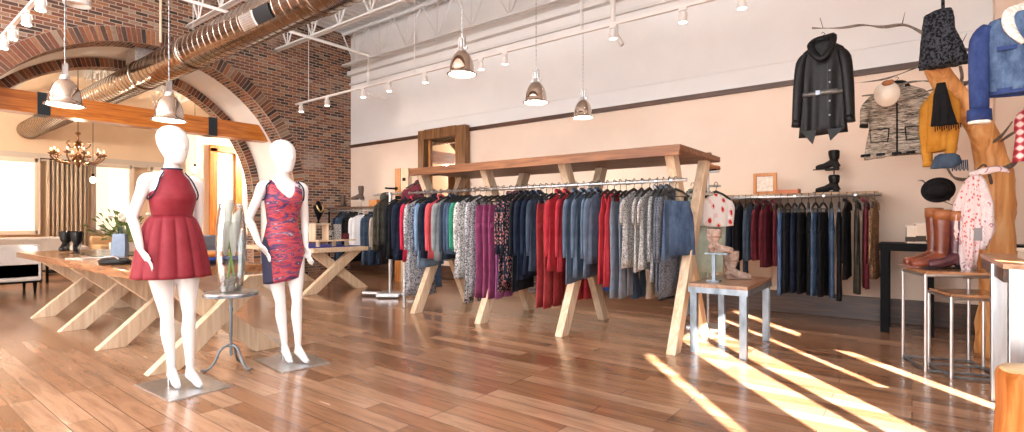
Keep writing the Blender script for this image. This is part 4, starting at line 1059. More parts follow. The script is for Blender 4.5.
def blerp(tbl, z):
    for i in range(len(tbl)-1):
        a, b = tbl[i], tbl[i+1]
        if b[0] <= z <= a[0]:
            t = (a[0]-z)/(a[0]-b[0]); return [a[j]*(1-t)+b[j]*t for j in range(len(a))]
    return tbl[-1]
t = thing('pleated_dress', 'burgundy sleeveless dress with navy trim and flared pleated skirt', 'dress', MW[M1.name].to_translation(), .02)
bod = [(1.545, 0, .052, .06), (1.51, .0, .066, .075), (1.47, .003, .092, .112), (1.42, .008, .115, .14), (1.37, .012, .133, .16), (1.33, .014, .132, .163), (1.26, .006, .11, .15), (1.21, .0, .1, .139)]
S = [(q[1], 0, q[0], q[2], q[3]*(.88 if q[0] < 1.45 else .95)) for q in bod]
S2 = []
for i in range(len(S)-1):
    for k in range(3): tt = k/3; S2.append(tuple(S[i][j]*(1-tt)+S[i+1][j]*tt for j in range(5)))
S2.append(S[-1]); ringed(S2, 48, None, 'bodice', M_burg, t)
sk = []
for i in range(19):
    g = i/18; z = 1.22-.43*g; r = .124+.116*(g**.55)
    sk.append((0, 0, z, r*.96+(-.015*(1-g)), r))
def skf(a, i):
    g = i/18; amp = .17*min(1, g*5)*(1-.3*g)
    q = ((a+.2)*13/(2*PI)) % 1; w = abs(sin(q*PI))
    return 1+amp*(w**.4-.8), 0
ringed(sk, 200, skf, 'pleated_skirt', M_burg, t, .004)
M_navyt = fabric('navy_trim', 'plain', (.015, .02, .05), (.03, .035, .08))
MB().tube([(.053*cos(a), .061*sin(a), 1.543) for a in [2*PI*k/24 for k in range(25)]], .006, 8).build('neck_trim', M_navyt, t, smooth=True)
for s_ in (-1, 1):
    MB().tube([(.04, s_*.066, 1.52), (.06, s_*.096, 1.475), (.08, s_*.113, 1.43), (.08, s_*.133, 1.38), (.05, s_*.146, 1.345), (.0, s_*.149, 1.33), (-.06, s_*.132, 1.36), (-.08, s_*.105, 1.43), (-.05, s_*.075, 1.51)], .005, 8, smooth=4).build('armhole_trim', M_navyt, t, smooth=True)
MB().tube([(.102*cos(a), .125*sin(a), 1.215) for a in [2*PI*k/32 for k in range(33)]], .0035, 6).build('waist_seam', M_burg, t, smooth=True)

M2 = mannequin('mannequin', 'white mannequin in the printed red and navy sheath dress', (-4.12, 2.25, 0), -.12,
    ((-.0, .185, 1.455), (-.02, .215, 1.18), (.03, .2, .96), (.07, .2, .87)),
    ((-.0, -.18, 1.455), (-.05, -.265, 1.2), (.08, -.235, 1.0), (.12, -.19, .92)), .25, ((.07, .056, .035), (-.03, .058, .035)), .08)
plate(M2, .4, .55, .0, .08, (-.075, .03))
def sheath_mat():
    m = mat('sheath_print', (.5, .1, .12), .6); nt, N, L, b = nodes_of(m)
    v = coords(N, L, (2.5, 2.5, 8), (0.3, 0, 0)); n = node(N, 'ShaderNodeTexNoise', Scale=2.3, Detail=7, Roughness=.68, Distortion=1.1); L.new(v, n.inputs['Vector'])
    r = ramp(N, [(.3, (.012, .012, .05)), (.42, (.08, .04, .15)), (.47, (.38, .025, .04)), (.53, (.55, .09, .09)), (.56, (.16, .05, .15)), (.61, (.03, .02, .08)), (.65, (.7, .6, .62)), (.72, (.06, .04, .12))])
    L.new(n.outputs['Fac'], r.inputs['Fac'])
    tc = N.new('ShaderNodeTexCoord'); sp = N.new('ShaderNodeSeparateXYZ'); L.new(tc.outputs['Object'], sp.inputs[0])
    # navy side panel: y below a slanting seam
    mu = node(N, 'ShaderNodeMath', operation='MULTIPLY_ADD'); mu.inputs[1].default_value = .1; mu.inputs[2].default_value = .09; L.new(sp.outputs['Z'], mu.inputs[0])
    ad = node(N, 'ShaderNodeMath', operation='ADD'); L.new(sp.outputs['Y'], ad.inputs[0]); L.new(mu.outputs[0], ad.inputs[1])
    # seam offset: shown where y < -(.12 z + .035) + .07
    lt = node(N, 'ShaderNodeMath', operation='LESS_THAN'); lt.inputs[1].default_value = .052; L.new(ad.outputs[0], lt.inputs[0])
    bk = node(N, 'ShaderNodeMath', operation='LESS_THAN'); bk.inputs[1].default_value = -.03; L.new(sp.outputs['X'], bk.inputs[0])
    mxx = node(N, 'ShaderNodeMath', operation='MAXIMUM'); L.new(lt.outputs[0], mxx.inputs[0]); L.new(bk.outputs[0], mxx.inputs[1])
    mx = N.new('ShaderNodeMixRGB'); L.new(mxx.outputs[0], mx.inputs[0]); L.new(r.outputs[0], mx.inputs[1]); mx.inputs[2].default_value = (.02, .022, .06, 1)
    L.new(mx.outputs[0], b.inputs['Base Color']); return m
t = thing('sheath_dress', 'fitted knee length dress, swirling red violet print with navy side panel', 'dress', MW[M2.name].to_translation(), -.12)
sh = [(1.512, -.006, .07, .132), (1.48, 0, .082, .166), (1.44, .004, .1, .176), (1.39, .012, .128, .168), (1.34, .014, .134, .166), (1.26, .006, .108, .15), (1.17, 0, .096, .135), (1.08, 0, .11, .158), (.97, -.002, .13, .19), (.88, 0, .13, .188), (.8, 0, .125, .178), (.72, 0, .12, .168)]
S2 = []
for i in range(len(sh)-1):
    for k in range(4):
        tt = k/4; q = [sh[i][j]*(1-tt)+sh[i+1][j]*tt for j in range(4)]; S2.append((q[1], 0, q[0], q[2], q[3]))
q = sh[-1]; S2.append((q[1], 0, q[0], q[2], q[3])); S2 = [(q[0], q[1], q[2], q[3], q[4]*.88) for q in S2]
NSS = len(S2)
def shf(a, i):
    top = max(0, 1-i/7); low = max(0, (i-NSS+9)/9)
    v = max(0, cos(a))**5
    dz = min(0, (1.515-.15*v)-S2[i][2])
    # slanted hem: navy side longer
    dz += low*(.03*sin(a)-.025)
    return 1+.012*sin(a*3+i*.3), dz
ringed(S2, 72, shf, 'dress_shell', sheath_mat(), t, .005)
for s_ in (-1, 1):
    MB().tube([(.045, s_*.108, 1.505), (.05, s_*.147, 1.46), (.06, s_*.152, 1.4), (.02, s_*.16, 1.35), (-.04, s_*.158, 1.37), (-.05, s_*.147, 1.45), (-.02, s_*.117, 1.51)], .006, 8, smooth=4).build('armhole_trim', M_navyt, t, smooth=True)

# ------------------------------------------------------------ plant stand with glass vase
V0 = at(231, 368, Z=0); V0.z = 0
t = thing('pedestal_table', 'small round metal pedestal table with curled tripod feet', 'table', V0)
MB().lathe([(0, .585), (.19, .585), (.195, .59), (.195, .61), (.19, .615), (0, .615)], (0, 0, 0), 36).build('table_top', M_steel, t, smooth=False)
MB().lathe([(.19, .58), (.199, .584), (.199, .6), (.19, .604)], (0, 0, 0), 36).build('top_rim', M_rawst, t)
MB().lathe([(.011, .1), (.011, .45), (.018, .47), (.011, .49), (.011, .56), (.04, .585)], (0, 0, 0), 14).build('stem', M_rawst, t, smooth=True)
for k in range(3):
    a = 2*PI*k/3+.3; c_, s_ = cos(a), sin(a)
    MB().tube([(0, 0, .17), (.03*c_, .03*s_, .185), (.08*c_, .08*s_, .15), (.12*c_, .12*s_, .06), (.17*c_, .17*s_, .012), (.21*c_, .21*s_, .02)], .010, 8, smooth=5).build('foot', M_rawst, t, smooth=True)
VZ = .616
t = thing('glass_vase', 'tall clear glass vase of white calla lilies on the pedestal table', 'vase', V0+Vector((0, 0, VZ)))
prof = [(0, 0), (.075, 0), (.085, .02), (.1, .15), (.11, .35), (.108, .5), (.095, .64), (.085, .7)]
inn = [(r-.006, h+.012 if h < .02 else h) for r, h in prof[1:]][::-1]
MB().lathe(prof+[(.082, .703)]+inn+[(0, .014)], n=32).build('glass_body', M_glass, t, smooth=True)
fl = thing('calla_lily_bunch', '', 'flowers', V0+Vector((0, 0, VZ+.02))); fl['label'] = 'white calla lilies with green stems inside the glass vase'
M_stem = mat('flower_stem', (.2, .35, .08), .5); M_petal = mat('lily_petal', (.7, .7, .66), .5)
for k in range(4):
    a = k*1.6; tp = Vector((.045*cos(a), .045*sin(a), .3+.09*(k % 3)))
    MB().tube([(.03*cos(a+2), .03*sin(a+2), .08), (.01*cos(a), 0, .25), tp], .006, 7, smooth=4).build('stem', M_stem, fl, smooth=True)
    fn = MB(); fn.rings([(tp.x, tp.y, tp.z-.03, .008, .008), (tp.x, tp.y, tp.z+.05, .024, .02), (tp.x, tp.y, tp.z+.13, .036, .03), (tp.x+.008, tp.y, tp.z+.19, .045, .036)], 16, (True, False), lambda a, i: (1, .03*cos(a)*i*.6))
    fn.build('bloom', M_petal, fl, smooth=True, solid=.002)
random.seed(5)
pb = MB()
for k in range(60):
    a, r, z = rnd(0, 6.28), rnd(0, .062), rnd(.012, .1); pb.ball((r*cos(a), r*sin(a), z), rnd(.010, .014), 6, 4)
o = pb.build('pebble_fill', noisy('grey_pebbles', (.25, .25, .25), (.6, .6, .58), 20, .5), None); o.location = V0+Vector((0, 0, VZ+.01)); o['kind'] = 'stuff'; o['label'] = 'grey pebbles filling the bottom of the glass vase'; o['category'] = 'pebbles'

# ------------------------------------------------------------ right zone: tree, branches, clothes
def cpt(x, y, Y): return at(x, y, Y=Y)
tr = thing('peeled_tree', 'peeled orange tree trunk with grey twigs used as a clothes tree', 'tree', (.62, 6.2, 0))
b = MB(); trunk = [(cpt(1000, 372, 6.2), .17), (cpt(999, 300, 6.2), .14), (cpt(998, 250, 6.2), .125), (cpt(996, 205, 6.2), .12), (cpt(994, 165, 6.18), .115), (cpt(984, 135, 6.1), .1), (cpt(968, 110, 6.0), .1), (cpt(950, 88, 5.9), .09), (cpt(938, 70, 5.8), .075), (cpt(932, 62, 5.75), .055)]
trunk[0][0].z = 0
b.tube([p for p, r in trunk], [r for p, r in trunk], 18, smooth=5)
for v in b.v:
    k = .012*sin(v.z*9+v.x*20)+.01*sin(v.z*23+v.y*31); v.x += k; v.y += k*.6
b.build('trunk', M_tree, tr, world=True, smooth=True)
b = MB(); pts = [(cpt(994, 172, 6.2), .08), (cpt(983, 140, 6.35), .065), (cpt(972, 112, 6.4), .055), (cpt(976, 90, 6.4), .05), (cpt(984, 74, 6.35), .045), (cpt(992, 55, 6.3), .03)]
b.tube([p for p, r in pts], [r for p, r in pts], 14, smooth=5); b.build('fork', M_tree, tr, world=True, smooth=True)
def branch(pts, r0, r1, name='twig'):
    P = [cpt(*p) for p in pts]; n = len(P)
    bb = MB().tube(P, [r0+(r1-r0)*i/(n-1) for i in range(n)], 8, smooth=5)
    for i, v in enumerate(bb.v): v.z += .004*sin(i*.7)
    return bb.build(name, M_branch, tr, world=True, smooth=True)
branch([(990, 56, 5.9), (955, 46, 5.7), (925, 34, 5.55), (905, 25, 5.45), (882, 27, 5.35), (862, 25, 5.3), (840, 28, 5.25), (812, 28, 5.2)], .016, .006)
branch([(902, 25, 5.4), (905, 12, 5.4)], .004, .002); branch([(823, 28, 5.2), (820, 18, 5.2)], .004, .002)
branch([(960, 47, 5.7), (967, 33, 5.7)], .004, .002)
branch([(960, 66, 5.9), (962, 78, 5.9), (957, 92, 6.0)], .01, .014)
branch([(984, 80, 6.0), (955, 83, 6.0), (938, 82, 6.0), (920, 81, 6.05), (903, 84, 6.05), (890, 92, 6.0), (862, 96, 5.95)], .011, .004)
branch([(945, 86, 5.9), (925, 92, 5.85), (905, 100, 5.8), (888, 104, 5.8)], .01, .004)
branch([(930, 62, 5.8), (900, 74, 6.0), (880, 80, 6.1), (855, 83, 6.2)], .009, .003)
branch([(960, 88, 6.0), (975, 78, 5.9), (990, 68, 5.8), (1010, 55, 5.6)], .012, .01)
branch([(992, 185, 6.1), (985, 165, 5.9), (975, 172, 5.75), (968, 178, 5.7)], .012, .006)
branch([(975, 180, 6.0), (955, 178, 5.8), (946, 165, 5.7), (944, 158, 5.65)], .012, .008)
branch([(998, 170, 6.1), (1012, 165, 5.9), (1022, 152, 5.7), (1020, 140, 5.5)], .02, .01)
branch([(990, 145, 6.1), (1002, 135, 5.9), (1012, 122, 5.7)], .012, .006)
branch([(1000, 142, 6.1), (1013, 133, 5.8), (1024, 128, 5.6)], .01, .006)
branch([(950, 200, 6.2), (930, 188, 6.2), (923, 181, 6.2), (917, 181, 6.2)], .008, .003)
branch([(975, 215, 6.25), (950, 204, 6.2), (930, 196, 6.2), (922, 194, 6.2)], .008, .004)

CAMYAW = math.atan2(.7926, -.6097)   # viewing direction
def face(px):
    a = (px-CX)/F; d = Vector((FX+FY*a, FY-FX*a)); return math.atan2(d.y, d.x)-PI/2
# leather jacket: hung face on, front side toward the room
def face_jacket(name, label, px, py, Y, W, H, m, slv, turn=0, cat='jacket', thick=.05, flare=1.0, parts=None, group=None, collar=None, sl_ang=.1):
    p = cpt(px, py, Y); t = thing(name, label, cat, p, face(px)+turn, group)
    b = MB(); w = W/2
    cloth_rings(b, [(0, 0, -.02, w*.28, thick*.5), (0, 0, -.045, w*.4, thick*.7), (0, 0, -.1, w*.82, thick*.8), (0, 0, -.135, w*.93, thick*.9), (0, 0, -.2, w*.96, thick), (0, 0, -H*.55, w*.86, thick*1.0), (0, 0, -H*.75, w*.95*flare, thick), (0, 0, -H, w*1.05*flare, thick*1.1)], n=44, amp=.35, nf=4, ph=1, hem=.02)
    b.build('body', m, t, smooth=True)
    if slv:
        for s_ in (-1, 1):
            x = s_*w*.95
            MB().tube([(x-s_*.05, 0, -.13), (x-s_*.01, -.008, -.2), (x+s_*(.005+sl_ang*.3), -.02, -.1-slv*.5), (x+s_*(.0+sl_ang), -.03, -.1-slv)], [.035, .05, .045, .036], 14, flat=.8, smooth=4).build('sleeve', m, t, smooth=True)
            MB().tube([(x+s_*(.0+sl_ang*.9), -.028, -.1-slv*.93), (x+s_*(.0+sl_ang*1.02), -.03, -.1-slv*1.02)], [.039, .041], 14, flat=.8).build('cuff', collar or m, t, smooth=True)
    hk = MB().tube([(0, 0, -.02), (0, 0, .02), (.015, 0, .035), (.0, 0, .05), (-.012, 0, .04)], .003, 6); hk.build('hook', M_black, t)
    return t
t = face_jacket('leather_jacket', 'black leather jacket with belt and draped collar hanging from a thin branch', 823, 38, 5.2, .36, .84, L_black, .64, turn=-.12, flare=.97, sl_ang=.03, thick=.045)
MB().rings([(0, 0, -.46, .178, .058), (0, 0, -.5, .18, .06)], 36, (False, False)).build('belt', noisy('belt_metal', (.05, .05, .05), (.16, .15, .14), 40, .4, .6), t, smooth=True, solid=.006)
MB().box((-.03, -.064, -.48), (.035, .01, .04), bev=.003).build('buckle', M_rawst, t)
MB().tube([(-.09, -.05, -.06), (-.06, -.08, -.14), (.0, -.09, -.2), (.06, -.075, -.13), (.08, -.03, -.02), (.02, .03, .0), (-.06, .02, -.01), (-.09, -.04, -.06)], [.03, .035, .035, .035, .035, .035, .03, .03], 10, flat=.7, smooth=4).build('collar', L_black, t, smooth=True)
for z in (-.1, -.3, -.4, -.56, -.68): MB().ball((.055, -.055, z), .008, 8, 6).build('stud', M_steel, t)
MB().tube([(.04, -.05, -.18), (.045, -.052, -.8)], .004, 6).build('zip', mat('gunmetal', (.05, .05, .055), .4, 1), t)
for s_ in (-1, 1): MB().prism([(0, 0), (.12, 0), (.02, -.1)] if s_ > 0 else [(0, 0), (-.12, 0), (-.03, -.12)], .02, Matrix.Translation((s_*.04, -.05, -.8)) @ Matrix.Rotation(PI/2, 4, 'X')).build('hem_point', L_black, t)
# patterned short coat
M_geo = fabric('tribal_knit', 'bands', (.02, .018, .018), (.3, .26, .21), (.66, .58, .48), scale=70)
t = face_jacket('patterned_coat', 'boxy black and cream patterned short coat with black edging', 897, 82, 6.1, .5, .7, M_geo, .3, turn=.0, flare=1.0, sl_ang=.02, collar=FB['black'], cat='coat')
MB().tube([(0, -.052, -.05), (0, -.062, -.3), (0, -.06, -.68)], .007, 6).build('front_edging', FB['black'], t)
MB().rings([(0, 0, -.665, .285, .06), (0, 0, -.69, .287, .062)], 36, (False, False)).build('hem_edging', FB['black'], t, solid=.004)
for s_ in (-1, 1):
    MB().tube([(s_*.06, -.06, -.44), (s_*.07, -.065, -.56), (s_*.2, -.06, -.56), (s_*.21, -.055, -.44), (s_*.06, -.06, -.44)], .006, 6).build('pocket_edging', FB['black'], t)
MB().tube([(-.08, -.03, -.06), (-.05, .02, -.01), (.0, .03, .0), (.05, .02, -.01), (.08, -.03, -.06)], .022, 8, smooth=4).build('collar', FB['black'], t, smooth=True)
# cream hat
p = cpt(887, 94, 5.75); t = thing('cream_hat', 'round cream felt hat with tan tuft hung over the patterned coat', 'hat', p, face(887))
def disc_rings(secs, M_, k_=1):
    hh = MB().rings([tuple(q*k_ for q in s_) for s_ in secs], 32); hh.v = [M_ @ v for v in hh.v]; return hh
MM = Matrix.Rotation(PI/2+.15, 4, 'X')
disc_rings([(0, 0, -.02, .125, .145), (0, 0, 0, .13, .15), (0, 0, .015, .12, .14), (0, 0, .04, .09, .1), (0, 0, .07, .07, .08), (0, 0, .08, .03, .03)], MM, .75).build('felt', fabric('cream_felt', 'plain', (.75, .66, .55), (.82, .75, .66)), t, smooth=True)
MB().ball((.0, -.04, .09), (.04, .025, .025)).ball((.03, -.04, .095), (.022, .022, .022)).build('tuft', L_cuff, t, smooth=True)
# black fur vest
M_fur = fabric('black_fur', 'tweed', (.004, .004, .006), (.05, .055, .07), scale=24, rough=.95)
p = cpt(943, 7, 5.55); t = thing('fur_vest', 'black shaggy fur vest hanging at the top of the tree', 'vest', p, face(943))
b = MB(); cloth_rings(b, [(0, 0, -.02, .05, .03), (-.03, 0, -.05, .09, .06), (-.03, 0, -.2, .11, .08), (-.01, 0, -.36, .14, .09), (.0, 0, -.46, .16, .09), (.0, 0, -.49, .155, .07)], n=64, amp=.2, nf=6)
random.seed(11)
for v in b.v:
    v.x += rnd(-.006, .006); v.y += rnd(-.01, .01)
b.build('fur_body', M_fur, t, smooth=True)
MB().tube([(0, 0, -.02), (.0, 0, .1), (.02, 0, .14)], .012, 8).build('strap', M_fur, t, smooth=True)
# mustard cardigan with black scarf
M_must = fabric('mustard_knit', 'plain', (.42, .17, .015), (.56, .26, .04))
t = face_jacket('mustard_cardigan', 'mustard cardigan hanging beside the trunk, behind the black scarf', 940, 84, 5.85, .22, .6, M_must, .6, turn=-.35, sl_ang=-.03, thick=.05, cat='cardigan')
p = cpt(941, 83, 5.7); t = thing('black_scarf', 'black fringed scarf draped over the mustard cardigan', 'scarf', p, face(941))
b = MB(); cloth_rings(b, [(0, 0, 0, .03, .02), (0, 0, -.1, .05, .03), (.01, 0, -.25, .07, .03), (.02, 0, -.36, .09, .03)], n=40, amp=.5, nf=8); b.build('scarf_body', FB['black'], t, smooth=True)
fr = MB()
for k in range(12): x = -.06+.015*k; fr.tube([(x+.02, 0, -.35), (x+.022, -.005, -.41+.01*(k % 3))], .004, 5)
fr.build('fringe', FB['black'], t)
# denim skirt piece under it
p = cpt(947, 156, 5.65); t = thing('denim_shorts', 'frayed dark denim shorts hanging below the mustard cardigan', 'shorts', p, face(947))
b = MB(); cloth_rings(b, [(0, 0, .02, .05, .02), (0, 0, 0, .08, .03), (0, 0, -.06, .1, .04), (-.03, 0, -.1, .08, .04)], n=36, amp=.4); b.build('denim_body', FB['slate'], t, smooth=True)
fr = MB()
for k in range(9): fr.tube([(.03+.012*k, 0, -.04), (.035+.012*k, 0, -.13+.01*(k % 2))], .005, 5)
fr.build('fringe', FB['slate'], t)
# black hat
p = cpt(938, 190, 6.1); t = thing('black_hat', 'black felt hat tilted on twigs over the tall boots', 'hat', p, face(938))
MM = Matrix.Rotation(PI/2-.1, 4, 'X') @ Matrix.Rotation(.3, 4, 'Z')
disc_rings([(0, 0, -.015, .12, .11), (0, 0, 0, .125, .115), (0, 0, .012, .115, .105), (0, 0, .03, .09, .075), (0, 0, .1, .075, .06), (0, 0, .115, .03, .03)], MM).build('felt', FB['black'], t, smooth=True)
disc_rings([(0, 0, .03, .092, .077), (0, 0, .048, .088, .074)], MM).build('hat_band', L_black, t, smooth=True)
# denim jacket with sherpa collar
M_dj = fabric('denim_jacket_cloth', 'denim', (.015, .035, .09), (.12, .19, .32)); M_dj2 = fabric('denim_sleeve_cloth', 'denim', (.012, .025, .1), (.04, .07, .2)); M_sh = fabric('sherpa', 'tweed', (.6, .56, .5), (.82, .8, .75), scale=22)
p = cpt(1028, 6, 4.35); t = thing('denim_jacket', 'blue denim jacket with cream sherpa collar hanging high by the tree', 'jacket', p, face(1013)+.1)
b = MB(); cloth_rings(b, [(0, 0, -.03, .07, .04), (0, 0, -.06, .17, .06), (0, 0, -.12, .21, .075), (0, 0, -.3, .19, .08), (0, 0, -.46, .18, .075), (0, 0, -.5, .18, .07)], n=48, amp=.25, nf=4); b.build('body', M_dj, t, smooth=True)
for s_, dx in ((-1, .0), (1, .04)):
    MB().tube([(s_*.17, 0, -.1), (s_*.21, -.01, -.17), (s_*.22+dx*.5, -.03, -.36), (s_*.22+dx, -.04, -.62)], [.05, .062, .055, .05], 16, flat=.85, smooth=4).build('sleeve', M_dj2, t, smooth=True)
    MB().tube([(s_*.22+dx, -.04, -.6), (s_*.22+dx*1.1, -.042, -.67)], [.062, .064], 16, flat=.9).build('cuff', M_dj2, t, smooth=True)
    MB().tube([(s_*.22+dx*1.1, -.042, -.665), (s_*.22+dx*1.1, -.042, -.685)], [.058, .058], 16, flat=.9).build('cuff_lining', M_sh, t, smooth=True)
MB().tube([(-.03, -.09, -.24), (-.085, -.08, -.14), (-.08, -.03, -.04), (0, .04, .0), (.08, -.03, -.04), (.085, -.08, -.14), (.03, -.09, -.24)], [.015, .035, .04, .04, .04, .035, .015], 10, flat=.6, smooth=4).build('collar', M_sh, t, smooth=True)
MB().tube([(.0, -.085, -.2), (.0, -.087, -.48)], .012, 6).build('placket', M_dj2, t)
for z in (-.22, -.28, -.34, -.4): MB().ball((.0, -.098, z), .008, 8, 5).build('button', mat('brass_button', (.5, .3, .12), .35, 1), t)
for s_ in (-1, 1): MB().box((s_*.1, -.082, -.25), (.09, .008, .025), bev=.002).build('pocket_flap', M_dj2, t)
MB().rings([(0, 0, -.485, .186, .078), (0, 0, -.52, .186, .078)], 36, (False, False)).build('hem_band', M_dj2, t, solid=.004)
MB().tube([(0, 0, .0), (0, 0, .04), (0, 0, .3)], .006, 6).build('hook', M_black, t)
# red plaid shirt at the frame edge
t = face_jacket('plaid_shirt', 'pink and red plaid shirt at the picture edge below the denim jacket', 1034, 98, 4.8, .2, .42, fabric('plaid', 'plaid', (.72, .6, .58), (.5, .08, .1), (.3, .02, .04), scale=60), 0, cat='shirt')
# white pink scarf on twig
M_ws = fabric('blush_scarf', 'floral', (.66, .54, .54), (.5, .1, .09), (.62, .34, .33), scale=130)
M_ws2 = fabric('pale_scarf', 'print', (.66, .54, .55), (.7, .62, .62), (.4, .22, .26), scale=12)
p = cpt(976, 174, 5.55); t = thing('print_scarf', 'white and coral print scarf hanging in long folds from a twig', 'scarf', p, face(976))
random.seed(21)
for k, (x0, x1, zl, m_) in enumerate(((-.05, -.11, .58, M_ws), (-.03, -.06, .84, M_ws2), (.0, .01, .5, M_ws), (.03, .06, .6, M_ws2), (-.01, -.03, .74, M_ws))):
    b = MB(); cloth_rings(b, [(.0, 0, .0, .02, .02), (x0*.5, 0, -.05, .045, .03), ((x0+x1)/2, -.01*k, -zl*.4, .06, .03), (x1, -.01*k, -zl*.75, .055, .03), (x1*.6-.01, -.01*k, -zl, .03, .02)], n=30, amp=.6, nf=9, ph=k*1.7); b.build('fold', m_, t, smooth=True)
MB().tube([(-.04, -.02, .0), (.06, -.03, .02), (.13, -.03, .03), (.2, -.03, .0)], [.02, .035, .03, .008], 10, flat=.7, smooth=4).build('scarf_end', M_ws2, t, smooth=True)
MB().box((-.0, -.07, -.48), (.075, .004, .1)).build('swing_tag', mat('grey_card', (.2, .19, .2), .6), t)

# black console table at the wall
t = thing('console_table', 'black metal console table against the back wall behind the tall boots', 'table', (.55, 7.1, 0))
cx0, cx1 = -.28, 1.2; cz = .945
MB().box(((cx0+cx1)/2, 7.02, cz-.04), (cx1-cx0, .5, .08)).build('table_top', M_black, t, world=True)
for X in (cx0+.05, cx1-.05, cx0+.42):
    for Y in (6.8, 7.23): MB().box((X, Y, (cz-.08)/2), (.075, .075, cz-.08)).build('leg', M_black, t, world=True)
for k, (px, hh, ww, lb) in enumerate(((912, .17, .1, 'clear faceted perfume box, left of the two on the console'), (921, .2, .1, 'tall clear display box on the black console table'), (931, .1, .09, 'low cream candle box near the tall boots on the console'))):
    p = cpt(px, 240, 6.95); p.z = cz
    t = thing('display_box', lb, 'box', p, .2, 'small boxes on the console table')
    MB().box((0, 0, hh/2), (ww, ww*.8, hh), bev=.004).build('box_body', mat('pale_acrylic', (.75, .62, .5), .15) if k < 2 else mat('cream_card', (.75, .55, .38), .6), t)
    MB().box((0, 0, hh*.25), (ww*1.02, ww*.82, hh*.3)).build('label_band', mat('black_card', (.05, .03, .02), .5), t)
    MB().box((0, 0, hh+.008), (ww*1.05, ww*.85, .016)).build('lid', mat('cream_card2', (.8, .7, .6), .4), t)

# nested wire tables
def wire_table(label, A, ux, uy, w, d, h, shelf=None):
    A = Vector(A); ux = Vector(ux).normalized(); uy = Vector(uy).normalized()
    t = thing('nesting_table', label, 'table', A, 0, 'nesting tables by the tree')
    C = [A, A+ux*w, A+ux*w+uy*d, A+uy*d]
    for c_ in C: MB().tube([c_, c_+Vector((0, 0, h))], .011, 8).build('leg', M_steel, t, world=True)
    for i in range(4):
        q, r_ = C[i], C[(i+1) % 4]
        MB().tube([q+Vector((0, 0, .012)), r_+Vector((0, 0, .012))], .009, 8).build('floor_bar', M_rawst, t, world=True)
    mb = MB()
    for i in range(4): mb.tube([C[i]+Vector((0, 0, h-.01)), C[(i+1) % 4]+Vector((0, 0, h-.01))], .012, 8)
    mb.build('top_frame', M_steel, t, world=True)
    b0 = [c_+Vector((0, 0, h)) for c_ in C]; b1 = [c_+Vector((0, 0, h+.022)) for c_ in C]
    MB().add(b0+b1, [(0,3,2,1),(4,5,6,7),(0,1,5,4),(1,2,6,5),(2,3,7,6),(3,0,4,7)]).build('table_top', M_tabtop, t, world=True)
    return t
ux, uy = Vector((.95, .31, 0)), Vector((-.31, .95, 0))
wire_table('taller wire legged nesting table carrying the tall boots', (.085, 5.19, 0), ux, uy, .46, .47, .765)
wire_table('lower wire legged nesting table pulled out beneath the boot table', (.235, 5.09, 0), ux, uy, .36, .4, .61)
# tall boots
pA = at(936, 268, Z=.79); pB = at(949, 269, Z=.79)
boot('tall cognac leather boot with tan cuff, front one', at(942, 268.5, Z=.788), PI+.45, .48, L_brown, L_brown, 'tall boots on the nesting table', tall=.056, cuff=L_cuff, s=1.15, toe=.14)
boot('tall cognac leather boot with tan cuff, rear one nearer the hat', at(934, 266.5, Z=.788), PI+.45, .5, L_brown, L_brown, 'tall boots on the nesting table', tall=.056, cuff=L_cuff, s=1.15, toe=.14)
boot('dark oxblood tall boot with tan cuff, nearest the hanging scarf', at(957, 269, Z=.788), PI+.5, .47, L_ox, L_black, 'tall boots on the nesting table', tall=.056, cuff=L_cuff, s=1.15)
# steel table right
t = thing('steel_table', 'heavy steel and wood table at the picture edge with flat box on it', 'table', (.8, 4.8, 0))
MB().box((.8, 4.78, .915), (.76, 1.24, .03), bev=.004).build('table_top', wood('table_plank', (.25, .12, .06), (.4, .22, .12), (.55, .33, .2), 'Y', .35, coat=.3), t, world=True)
mb = MB()
for s_ in (-1, 1): mb.box((.8+s_*.36, 4.78, .86), (.03, 1.2, .08)); mb.box((.8, 4.78+s_*.59, .86), (.72, .03, .08))
mb.build('apron', M_dkwood, t, world=True)
for X, Y in ((.455, 4.66), (1.14, 4.66), (.49, 4.2), (1.14, 4.2), (1.14, 5.36)): MB().box((X, Y, .45), (.085, .085, .9), bev=.004).build('leg', M_steel, t, world=True)
p = cpt(1016, 253, 4.55); p = Vector((.7, 4.75, .931))
t = thing('flat_box', 'pale flat two-layer box lying on the steel table', 'box', p, .1)
MB().box((0, 0, .022), (.26, .2, .044), bev=.003).build('box_body', mat('pale_box', (.72, .6, .5), .6), t)
MB().box((0, 0, .058), (.268, .208, .024), bev=.003).build('lid', mat('pale_box_lid', (.78, .68, .58), .6), t)
MB().box((-.03, -.105, .03), (.02, .006, .012)).build('clasp', M_black, t)
# stump
t = thing('log_stump', 'pale orange log stump stool at the bottom edge near the steel table', 'stump', (.52, 3.62, 0))
b = MB(); b.lathe([(.2, 0), (.185, .08), (.175, .25), (.178, .4), (.17, .43), (.16, .44)], (0, 0, 0), 40)
for v in b.v: k = 1+.03*sin(math.atan2(v.y, v.x)*5)+.015*sin(math.atan2(v.y, v.x)*11); v.x *= k; v.y *= k
b.build('bark_side', M_orange, t, smooth=True)
b = MB(); b.lathe([(0, .441), (.1, .442), (.165, .44), (.168, .43)], (0, 0, 0), 40); b.build('cut_top', wood('cut_wood', (.6, .4, .2), (.72, .5, .28), (.8, .6, .36), 'X', .5), t, smooth=True)

